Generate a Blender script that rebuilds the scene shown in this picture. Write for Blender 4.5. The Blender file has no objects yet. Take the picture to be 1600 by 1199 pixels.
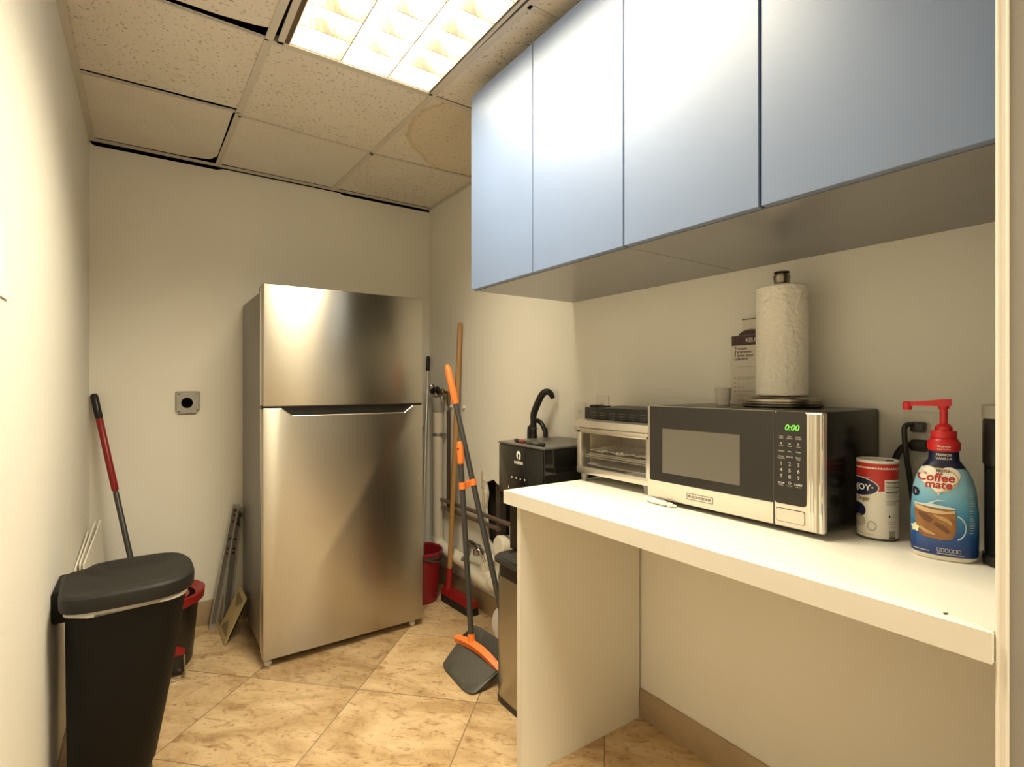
import bpy, bmesh, math, random
from math import sin, cos, pi, radians, sqrt, atan2
from mathutils import Vector, Matrix
from mathutils.geometry import tessellate_polygon
random.seed(7)
SC = bpy.context.scene
COL = SC.collection

# ------------------------------------------------------------------ materials
def M(name, col, rough=.5, metal=0., spec=.5, var=0., vscale=8., bump=0., bscale=60., aniso=0., coat=0., emit=None, estr=0., alpha=1., trans=0., stretch=None):
    m = bpy.data.materials.new(name); m.use_nodes = True
    nt = m.node_tree; b = nt.nodes['Principled BSDF']
    b.inputs['Base Color'].default_value = (*col, 1); b.inputs['Roughness'].default_value = rough
    b.inputs['Metallic'].default_value = metal; b.inputs['Specular IOR Level'].default_value = spec
    b.inputs['Alpha'].default_value = alpha; bd_ = .008 if bump >= .9 else .004
    b.inputs['Transmission Weight'].default_value = trans
    if coat: b.inputs['Coat Weight'].default_value = coat; b.inputs['Coat Roughness'].default_value = .08
    if aniso:
        b.inputs['Anisotropic'].default_value = aniso; b.inputs['Anisotropic Rotation'].default_value = .25
        t = nt.nodes.new('ShaderNodeTangent'); t.direction_type = 'RADIAL'; t.axis = 'Z'
        nt.links.new(t.outputs[0], b.inputs['Tangent'])
    if emit: b.inputs['Emission Color'].default_value = (*emit, 1); b.inputs['Emission Strength'].default_value = estr
    if var or bump:
        tc = nt.nodes.new('ShaderNodeTexCoord'); mp = nt.nodes.new('ShaderNodeMapping')
        nt.links.new(tc.outputs['Object'], mp.inputs[0])
        if stretch: mp.inputs['Scale'].default_value = stretch
    if var:
        n = nt.nodes.new('ShaderNodeTexNoise'); n.inputs['Scale'].default_value = vscale; n.inputs['Detail'].default_value = 6
        nt.links.new(mp.outputs[0], n.inputs['Vector'])
        mx = nt.nodes.new('ShaderNodeMix'); mx.data_type = 'RGBA'
        mx.inputs[6].default_value = (*[c*(1-var) for c in col], 1); mx.inputs[7].default_value = (*[min(1, c*(1+var)) for c in col], 1)
        nt.links.new(n.outputs['Fac'], mx.inputs[0]); nt.links.new(mx.outputs[2], b.inputs['Base Color'])
    if bump:
        n2 = nt.nodes.new('ShaderNodeTexNoise'); n2.inputs['Scale'].default_value = bscale; n2.inputs['Detail'].default_value = 4
        nt.links.new(mp.outputs[0], n2.inputs['Vector'])
        bp = nt.nodes.new('ShaderNodeBump'); bp.inputs['Strength'].default_value = bump; bp.inputs['Distance'].default_value = bd_
        nt.links.new(n2.outputs['Fac'], bp.inputs['Height']); nt.links.new(bp.outputs[0], b.inputs['Normal'])
    return m

def ramp(nt, stops):
    r = nt.nodes.new('ShaderNodeValToRGB'); e = r.color_ramp.elements
    while len(e) < len(stops): e.new(.5)
    for k, (p, c) in enumerate(stops): e[k].position = p; e[k].color = (*c, 1)
    return r

def mat_floor():
    m = M('travertine tile', (.5, .36, .2), rough=.3, spec=.45); nt = m.node_tree; L = nt.links; b = nt.nodes['Principled BSDF']
    tc = nt.nodes.new('ShaderNodeTexCoord')
    mp = nt.nodes.new('ShaderNodeMapping'); mp.vector_type = 'POINT'
    mp.inputs['Rotation'].default_value = (0, 0, radians(45)); L.new(tc.outputs['Object'], mp.inputs[0])
    # rotated coords: X=(x-y)/sqrt2, Y=(x+y)/sqrt2 ; tile .489
    sep = nt.nodes.new('ShaderNodeSeparateXYZ'); L.new(mp.outputs[0], sep.inputs[0])
    def math_(op, a, bb=None, v=None):
        n = nt.nodes.new('ShaderNodeMath'); n.operation = op; L.new(a, n.inputs[0])
        if bb is not None: L.new(bb, n.inputs[1])
        if v is not None: n.inputs[1].default_value = v
        return n.outputs[0]
    T = .489
    ds, ids = [], []
    for o, off in ((sep.outputs[0], .9885), (sep.outputs[1], -1.984)):
        u = math_('DIVIDE', math_('ADD', o, v=off + 40*T), v=T)
        ids.append(math_('FLOOR', u))
        fr = math_('FRACT', u); d = math_('SUBTRACT', fr, v=.5); d = math_('ABSOLUTE', d)
        ds.append(d)
    mxd = math_('MAXIMUM', ds[0], ds[1])
    grout = math_('GREATER_THAN', mxd, v=.4955)
    cid = nt.nodes.new('ShaderNodeCombineXYZ'); L.new(ids[0], cid.inputs[0]); L.new(ids[1], cid.inputs[1])
    wn = nt.nodes.new('ShaderNodeTexWhiteNoise'); L.new(cid.outputs[0], wn.inputs['Vector'])
    off = nt.nodes.new('ShaderNodeVectorMath'); off.operation = 'SCALE'; L.new(wn.outputs['Color'], off.inputs[0]); off.inputs['Scale'].default_value = 9
    add = nt.nodes.new('ShaderNodeVectorMath'); add.operation = 'ADD'; L.new(mp.outputs[0], add.inputs[0]); L.new(off.outputs[0], add.inputs[1])
    st = nt.nodes.new('ShaderNodeMapping'); st.inputs['Scale'].default_value = (1, 1.9, 1); L.new(add.outputs[0], st.inputs[0])
    n1 = nt.nodes.new('ShaderNodeTexNoise'); n1.inputs['Scale'].default_value = 3.2; n1.inputs['Detail'].default_value = 9; n1.inputs['Roughness'].default_value = .62; n1.inputs['Distortion'].default_value = .9
    L.new(st.outputs[0], n1.inputs['Vector'])
    r1 = ramp(nt, [(.28, (.33, .205, .10)), (.44, (.50, .345, .185)), (.57, (.62, .455, .27)), (.75, (.70, .55, .355))]); L.new(n1.outputs['Fac'], r1.inputs[0])
    n2 = nt.nodes.new('ShaderNodeTexNoise'); n2.inputs['Scale'].default_value = 13; n2.inputs['Detail'].default_value = 8; n2.inputs['Roughness'].default_value = .7; n2.inputs['Distortion'].default_value = 1.2
    L.new(st.outputs[0], n2.inputs['Vector'])
    r2 = ramp(nt, [(.36, (.50, .38, .26)), (.47, (.93, .90, .84)), (.70, (1, .99, .95))]); L.new(n2.outputs['Fac'], r2.inputs[0])
    mu = nt.nodes.new('ShaderNodeMix'); mu.data_type = 'RGBA'; mu.blend_type = 'MULTIPLY'; mu.inputs[0].default_value = .75
    L.new(r1.outputs[0], mu.inputs[6]); L.new(r2.outputs[0], mu.inputs[7])
    n4 = nt.nodes.new('ShaderNodeTexNoise'); n4.inputs['Scale'].default_value = 34; n4.inputs['Detail'].default_value = 5; n4.inputs['Roughness'].default_value = .6
    L.new(st.outputs[0], n4.inputs['Vector'])
    r4 = ramp(nt, [(.30, (.42, .28, .16)), (.40, (1, 1, 1))]); L.new(n4.outputs['Fac'], r4.inputs[0])
    mu2 = nt.nodes.new('ShaderNodeMix'); mu2.data_type = 'RGBA'; mu2.blend_type = 'MULTIPLY'; mu2.inputs[0].default_value = .7
    L.new(mu.outputs[2], mu2.inputs[6]); L.new(r4.outputs[0], mu2.inputs[7])
    tv = nt.nodes.new('ShaderNodeMapRange'); tv.inputs['To Min'].default_value = .86; tv.inputs['To Max'].default_value = 1.1; L.new(wn.outputs['Value'], tv.inputs[0])
    sc = nt.nodes.new('ShaderNodeVectorMath'); sc.operation = 'SCALE'; L.new(mu2.outputs[2], sc.inputs[0]); L.new(tv.outputs[0], sc.inputs['Scale'])
    mg = nt.nodes.new('ShaderNodeMix'); mg.data_type = 'RGBA'; mg.inputs[7].default_value = (.25, .175, .10, 1)
    L.new(grout, mg.inputs[0]); L.new(sc.outputs[0], mg.inputs[6]); L.new(mg.outputs[2], b.inputs['Base Color'])
    bp = nt.nodes.new('ShaderNodeBump'); bp.inputs['Strength'].default_value = .25; bp.inputs['Distance'].default_value = .003
    inv = math_('SUBTRACT', n2.outputs['Fac'], grout); L.new(inv, bp.inputs['Height']); L.new(bp.outputs[0], b.inputs['Normal'])
    return m

def mat_tile(name, col, holes=.5, stain=None):
    m = M(name, col, rough=.95, spec=.1); nt = m.node_tree; L = nt.links; b = nt.nodes['Principled BSDF']
    tc = nt.nodes.new('ShaderNodeTexCoord')
    n = nt.nodes.new('ShaderNodeTexNoise'); n.inputs['Scale'].default_value = 95; n.inputs['Detail'].default_value = 3; L.new(tc.outputs['Object'], n.inputs['Vector'])
    r = ramp(nt, [(.60, (1, 1, 1)), (.68, (1-holes, 1-holes*1.08, 1-holes*1.15))]); L.new(n.outputs['Fac'], r.inputs[0])
    n3 = nt.nodes.new('ShaderNodeTexNoise'); n3.inputs['Scale'].default_value = 3; n3.inputs['Detail'].default_value = 5; L.new(tc.outputs['Object'], n3.inputs['Vector'])
    r3 = ramp(nt, [(.3, (.93, .92, .90)), (.7, (1, 1, 1))]); L.new(n3.outputs['Fac'], r3.inputs[0])
    mu = nt.nodes.new('ShaderNodeMix'); mu.data_type = 'RGBA'; mu.blend_type = 'MULTIPLY'; mu.inputs[0].default_value = 1
    mu.inputs[6].default_value = (*col, 1); L.new(r.outputs[0], mu.inputs[7])
    mu2 = nt.nodes.new('ShaderNodeMix'); mu2.data_type = 'RGBA'; mu2.blend_type = 'MULTIPLY'; mu2.inputs[0].default_value = 1
    L.new(mu.outputs[2], mu2.inputs[6]); L.new(r3.outputs[0], mu2.inputs[7]); out = mu2.outputs[2]
    if stain:
        (cx, cy, rad) = stain
        vm = nt.nodes.new('ShaderNodeVectorMath'); vm.operation = 'DISTANCE'; vm.inputs[1].default_value = (cx, cy, 2.362)
        nd = nt.nodes.new('ShaderNodeTexNoise'); nd.inputs['Scale'].default_value = 5; L.new(tc.outputs['Object'], nd.inputs['Vector'])
        vs = nt.nodes.new('ShaderNodeVectorMath'); vs.operation = 'SCALE'; vs.inputs['Scale'].default_value = .09; L.new(nd.outputs['Color'], vs.inputs[0])
        va = nt.nodes.new('ShaderNodeVectorMath'); va.operation = 'ADD'; L.new(tc.outputs['Object'], va.inputs[0]); L.new(vs.outputs[0], va.inputs[1])
        L.new(va.outputs[0], vm.inputs[0])
        dv = nt.nodes.new('ShaderNodeMath'); dv.operation = 'DIVIDE'; dv.inputs[1].default_value = rad*1.25; L.new(vm.outputs['Value'], dv.inputs[0])
        rs = ramp(nt, [(0, (.97, .94, .87)), (.77, (.96, .92, .83)), (.80, (.84, .74, .56)), (.815, (1, 1, 1))]); L.new(dv.outputs[0], rs.inputs[0])
        mu3 = nt.nodes.new('ShaderNodeMix'); mu3.data_type = 'RGBA'; mu3.blend_type = 'MULTIPLY'; mu3.inputs[0].default_value = 1
        L.new(out, mu3.inputs[6]); L.new(rs.outputs[0], mu3.inputs[7]); out = mu3.outputs[2]
    L.new(out, b.inputs['Base Color'])
    bp = nt.nodes.new('ShaderNodeBump'); bp.inputs['Strength'].default_value = .4; bp.inputs['Distance'].default_value = .002; bp.invert = True
    L.new(n.outputs['Fac'], bp.inputs['Height']); L.new(bp.outputs[0], b.inputs['Normal'])
    return m

def mat_zramp(name, stops, z0, z1, rough=.3):
    m = M(name, (.3, .5, .8), rough=rough); nt = m.node_tree; L = nt.links
    tc = nt.nodes.new('ShaderNodeTexCoord'); sp = nt.nodes.new('ShaderNodeSeparateXYZ'); L.new(tc.outputs['Object'], sp.inputs[0])
    mr = nt.nodes.new('ShaderNodeMapRange'); mr.inputs[1].default_value = z0; mr.inputs[2].default_value = z1; L.new(sp.outputs[2], mr.inputs[0])
    r = ramp(nt, stops); L.new(mr.outputs[0], r.inputs[0]); L.new(r.outputs[0], nt.nodes['Principled BSDF'].inputs['Base Color'])
    return m

WALLF = M('darker greige wall end', (.28, .262, .232), rough=.6, bump=.1, bscale=170)  # darker greige than the other walls
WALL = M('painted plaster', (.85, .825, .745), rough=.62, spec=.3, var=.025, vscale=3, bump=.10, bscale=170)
CREAM = M('cream laminate', (.86, .83, .74), rough=.38, spec=.45, var=.015, vscale=5)
LAMSIDE = M('laminate edge band', (.74, .70, .62), rough=.45)
LAMDARK = M('dark laminate seam', (.08, .07, .05), rough=.7)
CAB = M('blue grey cabinet paint', (.150, .207, .345), rough=.40, spec=.8, var=.07, vscale=3.5, bump=.10, bscale=7)
CABB = M('cabinet gap shade', (.012, .014, .02), rough=.45)  # near-black cabinet body puts the shade of the door gaps into its colour
CABU = M('grey cabinet underside', (.205, .208, .222), rough=.2, spec=.5, var=.05, vscale=9)
BLACKGAP = M('black void', (.004, .004, .004), rough=1, spec=0)
STEEL = M('brushed stainless steel', (.49, .465, .41), rough=.30, metal=1, aniso=.85, var=.03, vscale=14, stretch=(.6, .6, 24))
STEELD = M('grey painted steel', (.235, .22, .20), rough=.42, metal=.35, var=.05, vscale=6)
SILVER = M('satin silver trim', (.66, .61, .53), rough=.3, metal=.85)
CHROME = M('chrome', (.75, .73, .70), rough=.1, metal=1)
BLACK = M('black plastic', (.013, .012, .011), rough=.36, spec=.45)
BINB = M('black bin plastic', (.0045, .004, .003), rough=.55, spec=.22, bump=.12, bscale=260)
BINL = M('bin lid plastic', (.0125, .0115, .010), rough=.5, spec=.35, bump=.12, bscale=260)
BLACKM = M('matte black plastic', (.013, .012, .0105), rough=.5, spec=.4, bump=.12, bscale=260)
BLACKG = M('glossy black', (.010, .009, .008), rough=.07, spec=.5)
MWCASE = M('black microwave case', (.011, .010, .009), rough=.22, spec=.22)
GLASSB = M('dark microwave glass', (.022, .019, .016), rough=.16, spec=.5)
WINDOW = M('perforated microwave window', (.13, .118, .095), rough=.22, spec=.5)
GREYP = M('dark grey plastic', (.066, .063, .053), rough=.5, var=.06, vscale=20)
GREYT = M('dark grey tube', (.045, .043, .040), rough=.4)
ORANGE = M('orange plastic', (.86, .21, .035), rough=.42)
RED = M('red plastic', (.27, .013, .013), rough=.35)
REDB = M('bucket red plastic', (.24, .012, .015), rough=.35)
PRED = M('pump red plastic', (.62, .022, .028), rough=.3)
WOOD = M('varnished wood', (.43, .235, .085), rough=.42, var=.22, vscale=9, stretch=(9, 9, .7))
WHITE = M('white plastic', (.80, .78, .73), rough=.4)
PAPER = M('white paper', (.86, .84, .79), rough=.9, spec=.1)
TOWEL = M('embossed paper towel', (.90, .87, .79), rough=.95, spec=.05, bump=.9, bscale=70)
PIPEW = M('white pipe wrap', (.80, .75, .64), rough=.7, var=.06, vscale=12, bump=.25, bscale=40)
PIPEB = M('beige painted pipe', (.72, .66, .55), rough=.6)
PIPEC = M('weathered copper pipe', (.26, .19, .14), rough=.4, metal=.6, var=.2, vscale=30)
BRASS = M('tarnished brass', (.38, .25, .13), rough=.3, metal=1, var=.3, vscale=40)
BROWNPIPE = M('brown pipe', (.09, .055, .04), rough=.5)
GALVL = M('bright galvanized steel', (.55, .54, .50), rough=.45, metal=.45, var=.18, vscale=45)
GALV = M('galvanized steel', (.36, .35, .33), rough=.4, metal=.7, var=.2, vscale=45)
YELLOW = M('yellowed enamel', (.55, .43, .20), rough=.5, var=.06, vscale=14)
BASEB = M('travertine baseboard', (.43, .32, .20), rough=.4, var=.18, vscale=9, bump=.1, bscale=40)
TILEA = mat_tile('pinhole ceiling tile', (.82, .765, .675), .42)
TILEB = mat_tile('smooth ceiling tile', (.82, .775, .69), .12)
TILES = mat_tile('water stained ceiling tile', (.82, .765, .675), .30, (1.46, 2.10, .47))
GRID = M('ceiling grid metal', (.66, .61, .52), rough=.55, var=.04, vscale=20)
RUST = M('rusty fixture edge', (.12, .075, .04), rough=.7, var=.4, vscale=30)
LOUV = M('bright louver', (.84, .78, .64), rough=.30, metal=.45)
LOUVW = M('white fixture enamel', (.88, .84, .74), rough=.5)
TUBE = M('lit warm fluorescent tube', (1, 1, 1), emit=(1, .86, .56), estr=8)
TUBEC = M('lit white fluorescent tube', (1, 1, 1), emit=(1, .97, .92), estr=13)
FOIL = M('crumpled foil', (.90, .86, .76), rough=.28, metal=.45, bump=1.0, bscale=80)
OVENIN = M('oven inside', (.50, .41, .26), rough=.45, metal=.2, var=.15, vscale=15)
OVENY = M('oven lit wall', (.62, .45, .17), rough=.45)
GLASS = bpy.data.materials.new('clear glass'); GLASS.use_nodes = True
_n = GLASS.node_tree; _n.nodes.remove(_n.nodes['Principled BSDF']); _o = _n.nodes['Material Output']
_t = _n.nodes.new('ShaderNodeBsdfTransparent'); _g = _n.nodes.new('ShaderNodeBsdfGlossy'); _g.inputs['Roughness'].default_value = .03
_m = _n.nodes.new('ShaderNodeMixShader')
_m.inputs[0].default_value = .06; _n.links.new(_t.outputs[0], _m.inputs[1]); _n.links.new(_g.outputs[0], _m.inputs[2]); _n.links.new(_m.outputs[0], _o.inputs[0])
INK = M('dark ink', (.05, .04, .035), rough=.7)
INKG = M('grey ink', (.40, .37, .31), rough=.7)
INKW = M('white ink', (.62, .59, .52), rough=.5)
LOGOW = M('bright white logo', (.85, .83, .78), rough=.5)
BROWNBAND = M('dark brown band', (.055, .022, .016), rough=.5)
CARD = M('box card', (.70, .65, .56), rough=.7)
GREEN = M('green led digits', (.1, .5, .05), emit=(.35, .95, .12), estr=.5)
BAG = M('white bin bag', (.74, .71, .66), rough=.45)
CLEARBAG = M('clear crinkled plastic', (.80, .80, .74), rough=.2, bump=1, bscale=60, var=.2, vscale=60)
CANW = M('cream canister paper', (.80, .755, .66), rough=.45)
CANR = M('canister red print', (.52, .030, .022), rough=.4)
NAVY = M('navy print', (.012, .016, .055), rough=.35)
LABELB = mat_zramp('blue bottle sleeve', [(0, (.010, .040, .18)), (.16, (.018, .085, .30)), (.45, (.075, .30, .52)), (.7, (.24, .50, .66)), (1, (.30, .55, .70))], .02, .185, .25)
HEART = M('cream heart print', (.86, .82, .72), rough=.35)
GOLD = M('gold print', (.72, .45, .13), rough=.4)
REDP = M('red print', (.45, .025, .02), rough=.35)
COFFEE = M('coffee print', (.27, .115, .032), rough=.3, var=.75, vscale=42)
FOAM = M('coffee foam print', (.62, .44, .24), rough=.3)
DKBRN = M('dark coffee print', (.06, .03, .02), rough=.4)
MUGG = M('pale mug outline print', (.55, .66, .70), rough=.3)
FLOWER = M('pale flower print', (.82, .78, .52), rough=.4)
GREYCUP = M('white paper cup', (.66, .62, .56), rough=.75)
OUTLET = M('outlet plate', (.78, .74, .66), rough=.4)
CORD = M('black cord', (.018, .017, .016), rough=.5)
HOLEDK = M('shaded hole lining', (.035, .026, .018), rough=.95, var=.5, vscale=14)  # shade inside the wall hole put into a dark brown
LINER = M('wall joint line', (.42, .36, .27), rough=.8)
FLOOR = mat_floor()

# ------------------------------------------------------------------ mesh builder
class MB:
    def __init__(s): s.bm = bmesh.new()
    def faces(s, vs, fs):
        v = [s.bm.verts.new(p) for p in vs]
        out = []
        for f in fs:
            try: out.append(s.bm.faces.new([v[i] for i in f]))
            except ValueError: pass
        return v, out
    def box(s, a, b, bev=0., seg=2, mat=None):
        x0, y0, z0 = [min(p, q) for p, q in zip(a, b)]; x1, y1, z1 = [max(p, q) for p, q in zip(a, b)]
        vs = [(x0,y0,z0),(x1,y0,z0),(x1,y1,z0),(x0,y1,z0),(x0,y0,z1),(x1,y0,z1),(x1,y1,z1),(x0,y1,z1)]
        if mat is not None: vs = [mat @ Vector(p) for p in vs]
        v, f = s.faces(vs, [(0,3,2,1),(4,5,6,7),(0,1,5,4),(1,2,6,5),(2,3,7,6),(3,0,4,7)])
        if bev:
            es = list({e for q in f for e in q.edges})
            bmesh.ops.bevel(s.bm, geom=es, offset=bev, segments=seg, profile=.5, affect='EDGES')
        return s
    def loft(s, loops, cap0=True, cap1=True, closed=True):
        n = len(loops[0]); vs = [p for l in loops for p in l]; fs = []
        for k in range(len(loops)-1):
            for i in range(n if closed else n-1):
                j = (i+1) % n; fs.append((k*n+i, k*n+j, (k+1)*n+j, (k+1)*n+i))
        if cap0: fs.append(tuple(range(n-1, -1, -1)))
        if cap1: fs.append(tuple((len(loops)-1)*n+i for i in range(n)))
        s.faces(vs, fs); return s
    def lathe(s, prof, c=(0,0,0), n=32, sx=1, sy=1, cap0=True, cap1=True, mat=None):
        loops = []
        for r, z in prof:
            l = [Vector((c[0]+r*sx*cos(2*pi*i/n), c[1]+r*sy*sin(2*pi*i/n), c[2]+z)) for i in range(n)]
            if mat is not None: l = [mat @ p for p in l]
            loops.append(l)
        return s.loft(loops, cap0, cap1)
    def tube(s, path, r, n=12, caps=True, sm=0):
        P = [Vector(p) for p in path]; rs = list(r) if isinstance(r, (list, tuple)) else [r]*len(P)
        if sm:
            Q_, q_ = [], []
            for k in range(len(P)-1):
                a, b, c, d = P[max(k-1, 0)], P[k], P[k+1], P[min(k+2, len(P)-1)]
                for i in range(sm):
                    t = i/sm
                    Q_.append(.5*((2*b)+(c-a)*t+(2*a-5*b+4*c-d)*t*t+(3*b-a-3*c+d)*t**3)); q_.append(rs[k]+(rs[k+1]-rs[k])*t)
            P, rs = Q_+[P[-1]], q_+[rs[-1]]
        loops = []; up = None
        for k, p in enumerate(P):
            t = (P[min(k+1, len(P)-1)] - P[max(k-1, 0)]).normalized()
            if up is None:
                a = Vector((0, 0, 1)) if abs(t.z) < .9 else Vector((1, 0, 0)); up = t.cross(a).normalized()
            else:
                up = (up - t*up.dot(t)).normalized()
            w = t.cross(up)
            loops.append([p + rs[k]*(cos(2*pi*i/n)*up + sin(2*pi*i/n)*w) for i in range(n)])
        return s.loft(loops, caps, caps)
    def prism(s, poly, f0, f1):
        """extrude 2D polygon between mapping functions f0, f1"""
        n = len(poly); a = [Vector(f0(*p)) for p in poly]; b = [Vector(f1(*p)) for p in poly]
        s.faces(a+b, [tuple(range(n-1, -1, -1)), tuple(range(n, 2*n))] + [(i, (i+1) % n, n+(i+1) % n, n+i) for i in range(n)])
        return s
    def grid(s, fn, u0, v0, u1, v1, nu=20, nv=1):
        s.faces([fn(u0+(u1-u0)*i/nu, v0+(v1-v0)*j/nv) for j in range(nv+1) for i in range(nu+1)],
                [(j*(nu+1)+i, j*(nu+1)+i+1, (j+1)*(nu+1)+i+1, (j+1)*(nu+1)+i) for j in range(nv) for i in range(nu)]); return s
    def decal(s, poly, fn, cuts=0, holes=()):
        loops = [[Vector((p[0], p[1], 0)) for p in poly]] + [[Vector((p[0], p[1], 0)) for p in h] for h in holes]
        tri = tessellate_polygon(loops); pts = [p for l in loops for p in l]
        tmp = bmesh.new(); tv = [tmp.verts.new(p) for p in pts]
        for t in tri:
            try: tmp.faces.new([tv[i] for i in t])
            except ValueError: pass
        for _ in range(cuts*2):
            es = [e for e in tmp.edges if e.calc_length() > .0042]
            if es: bmesh.ops.subdivide_edges(tmp, edges=es, cuts=1, use_grid_fill=False); bmesh.ops.triangulate(tmp, faces=tmp.faces[:])
        tmp.verts.index_update()
        vs = [Vector(fn(v.co.x, v.co.y)) for v in tmp.verts]; fs = []
        for f in tmp.faces:
            ids = [v.index for v in f.verts]
            if f.normal.z < 0: ids.reverse()
            fs.append(tuple(ids))
        s.faces(vs, fs); tmp.free(); return s
    def text(s, body, size, fn, x=0, y=0, align='CENTER', bold=0., shear=0., wide=1.):
        cu = bpy.data.curves.new('t', 'FONT'); cu.body = body; cu.size = size; cu.align_x = align; cu.offset = bold*size
        cu.shear = shear; cu.resolution_u = 3
        o = bpy.data.objects.new('t', cu); COL.objects.link(o)
        dg = bpy.context.evaluated_depsgraph_get(); dg.update()
        me = bpy.data.meshes.new_from_object(o.evaluated_get(dg))
        vs = [Vector(fn(x + v.co.x*wide, y + v.co.y)) for v in me.vertices]; fs = [tuple(p.vertices) for p in me.polygons]
        nz = sum(p.normal.z for p in me.polygons)
        if nz < 0: fs = [tuple(reversed(f)) for f in fs]
        s.faces(vs, fs)
        bpy.data.objects.remove(o); bpy.data.curves.remove(cu); bpy.data.meshes.remove(me); return s
    def build(s, name, mat, parent=None, smooth=True, ang=35, loc=None, recalc=True):
        if recalc: bmesh.ops.recalc_face_normals(s.bm, faces=s.bm.faces[:])
        off = Vector((0, 0, 0)); p = parent
        while p is not None: off += p.location; p = p.parent
        if loc is not None: off = Vector(loc)
        bmesh.ops.translate(s.bm, verts=s.bm.verts[:], vec=-off)
        me = bpy.data.meshes.new(name); s.bm.to_mesh(me); s.bm.free(); me.materials.append(mat)
        if smooth: me.shade_smooth(); me.set_sharp_from_angle(angle=radians(ang))
        o = bpy.data.objects.new(name, me); COL.objects.link(o)
        if parent is not None: o.parent = parent
        elif loc is not None: o.location = loc
        return o

def tag(o, label, cat, group=None):
    o['label'] = label; o['category'] = cat
    if group: o['group'] = group
    return o
def thing(name, label, cat, loc, group=None):
    o = bpy.data.objects.new(name, None); COL.objects.link(o); o.location = loc; o.empty_display_size = .05
    return tag(o, label, cat, group)
def struct(o): o['kind'] = 'structure'; return o

def rrect(cx, cy, hx, hy, r, z, n=6):
    pts = []
    for k, (sx, sy) in enumerate(((1,1),(-1,1),(-1,-1),(1,-1))):
        for i in range(n+1):
            a = pi/2*k + pi/2*i/n
            pts.append(Vector((cx + sx*(hx-r) + r*cos(a), cy + sy*(hy-r) + r*sin(a), z)))
    return pts
def ell(cx, cy, a, b, n=28, a0=0, a1=2*pi):
    return [(cx + a*cos(a0+(a1-a0)*i/n), cy + b*sin(a0+(a1-a0)*i/n)) for i in range(n)]
def rect(x0, y0, x1, y1): return [(x0,y0),(x1,y0),(x1,y1),(x0,y1)]
def rr2(x0, y0, x1, y1, r, n=5): return [(p.x, p.y) for p in rrect((x0+x1)/2, (y0+y1)/2, abs(x1-x0)/2, abs(y1-y0)/2, r, 0, n)]
def onX(X, e=.0006):   # decal on a surface facing -x; 2D coords (world y, world z)
    return lambda y, z: (X-e, y, z)
def faceX(X, y0, z0, e=.0006):  # text running image-right (-y)
    return lambda u, v: (X-e, y0-u, z0+v)
def faceY(Y, x0, z0, e=.0006):
    return lambda u, v: (x0+u, Y-e, z0+v)

XL, XR, YB, ZC = -.217, 1.51, 3.121, 2.358
CT = .8916   # countertop height

# ------------------------------------------------------------------ room shell
struct(MB().box((-.5, -1.9, -.08), (2.7, 3.3, 0)).build('floor', FLOOR, smooth=False))
struct(MB().box((XL-.1, -1.8, 0), (XL, YB+.1, 2.62)).build('wall_left', WALL, smooth=False))
struct(MB().prism([(XL,0),(XR+.2,0),(XR+.2,2.345),(1.50,2.345),(.955,2.344),(.93,2.353),(.33,2.353),(.30,2.343),(XL+.02,2.341),(XL,2.352)], lambda x, z: (x, YB, z), lambda x, z: (x, YB+.1, z)).build('wall_back', WALL, smooth=False))
hole = [(2.43,.700),(2.415,.640),(2.432,.56),(2.418,.48),(2.41,.40),(2.375,.375),(2.29,.372),(2.22,.38),(2.197,.40),(2.20,.50),(2.19,.60),(2.185,.688),(2.21,.700),(2.26,.694),(2.32,.712),(2.35,.728),(2.385,.715)]
w = MB()
w.decal([(.1,0),(YB,0),(YB,2.62),(.1,2.62)], lambda y, z: (XR, y, z), holes=[hole])
hv = hole
w.faces([(XR, y, z) for y, z in hv] + [(XR+.014, y, z) for y, z in hv], [(i, (i+1) % len(hv), len(hv)+(i+1) % len(hv), len(hv)+i) for i in range(len(hv))])
w.faces([(XR+.12,.1,0),(XR+.12,YB,0),(XR+.12,YB,2.62),(XR+.12,.1,2.62)], [(0,1,2,3)])
wr = struct(w.build('wall_right', WALL, smooth=False, recalc=False))
cav = MB().box((XR+.015, 2.15, .33), (XR+.119, 2.47, .76))
bmf = [f for f in cav.bm.faces if f.calc_center_median().x < XR+.02]
bmesh.ops.delete(cav.bm, geom=bmf, context='FACES')
cav.build('wall_cavity', HOLEDK, wr, smooth=False)
MB().box((XR+.03, 2.335, .33), (XR+.07, 2.375, .76)).box((XR+.06, 2.24, .33), (XR+.09, 2.262, .76)).build('stud', M('old framing wood', (.07, .05, .035), rough=.9, var=.4, vscale=25), wr, smooth=False)
# wall beside the viewer, ends the alcove on the right
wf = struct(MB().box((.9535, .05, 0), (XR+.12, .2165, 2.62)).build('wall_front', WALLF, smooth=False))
bd = MB()
bd.tube([(.9535, .2140, 0), (.9535, .2140, 2.4)], .0025, 8)
bd.tube([(.9525, .2038, 0), (.9525, .2038, 2.4)], .0018, 8)
bd.box((.9525, .2045, 0), (.9545, .2135, 2.4))
struct(bd.build('trim_1', M('corner bead paint', (.83, .79, .72), rough=.5, bump=.3, bscale=30)))
struct(MB().box((-.3, -1.9, 0), (2.7, -1.8, 2.62)).build('wall_rear', WALL, smooth=False))
struct(MB().box((2.5, -1.9, 0), (2.6, .1, 2.62)).box((XR+.12, .05, 0), (2.6, .1, 2.62)).build('wall_hall', WALL, smooth=False))

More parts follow.
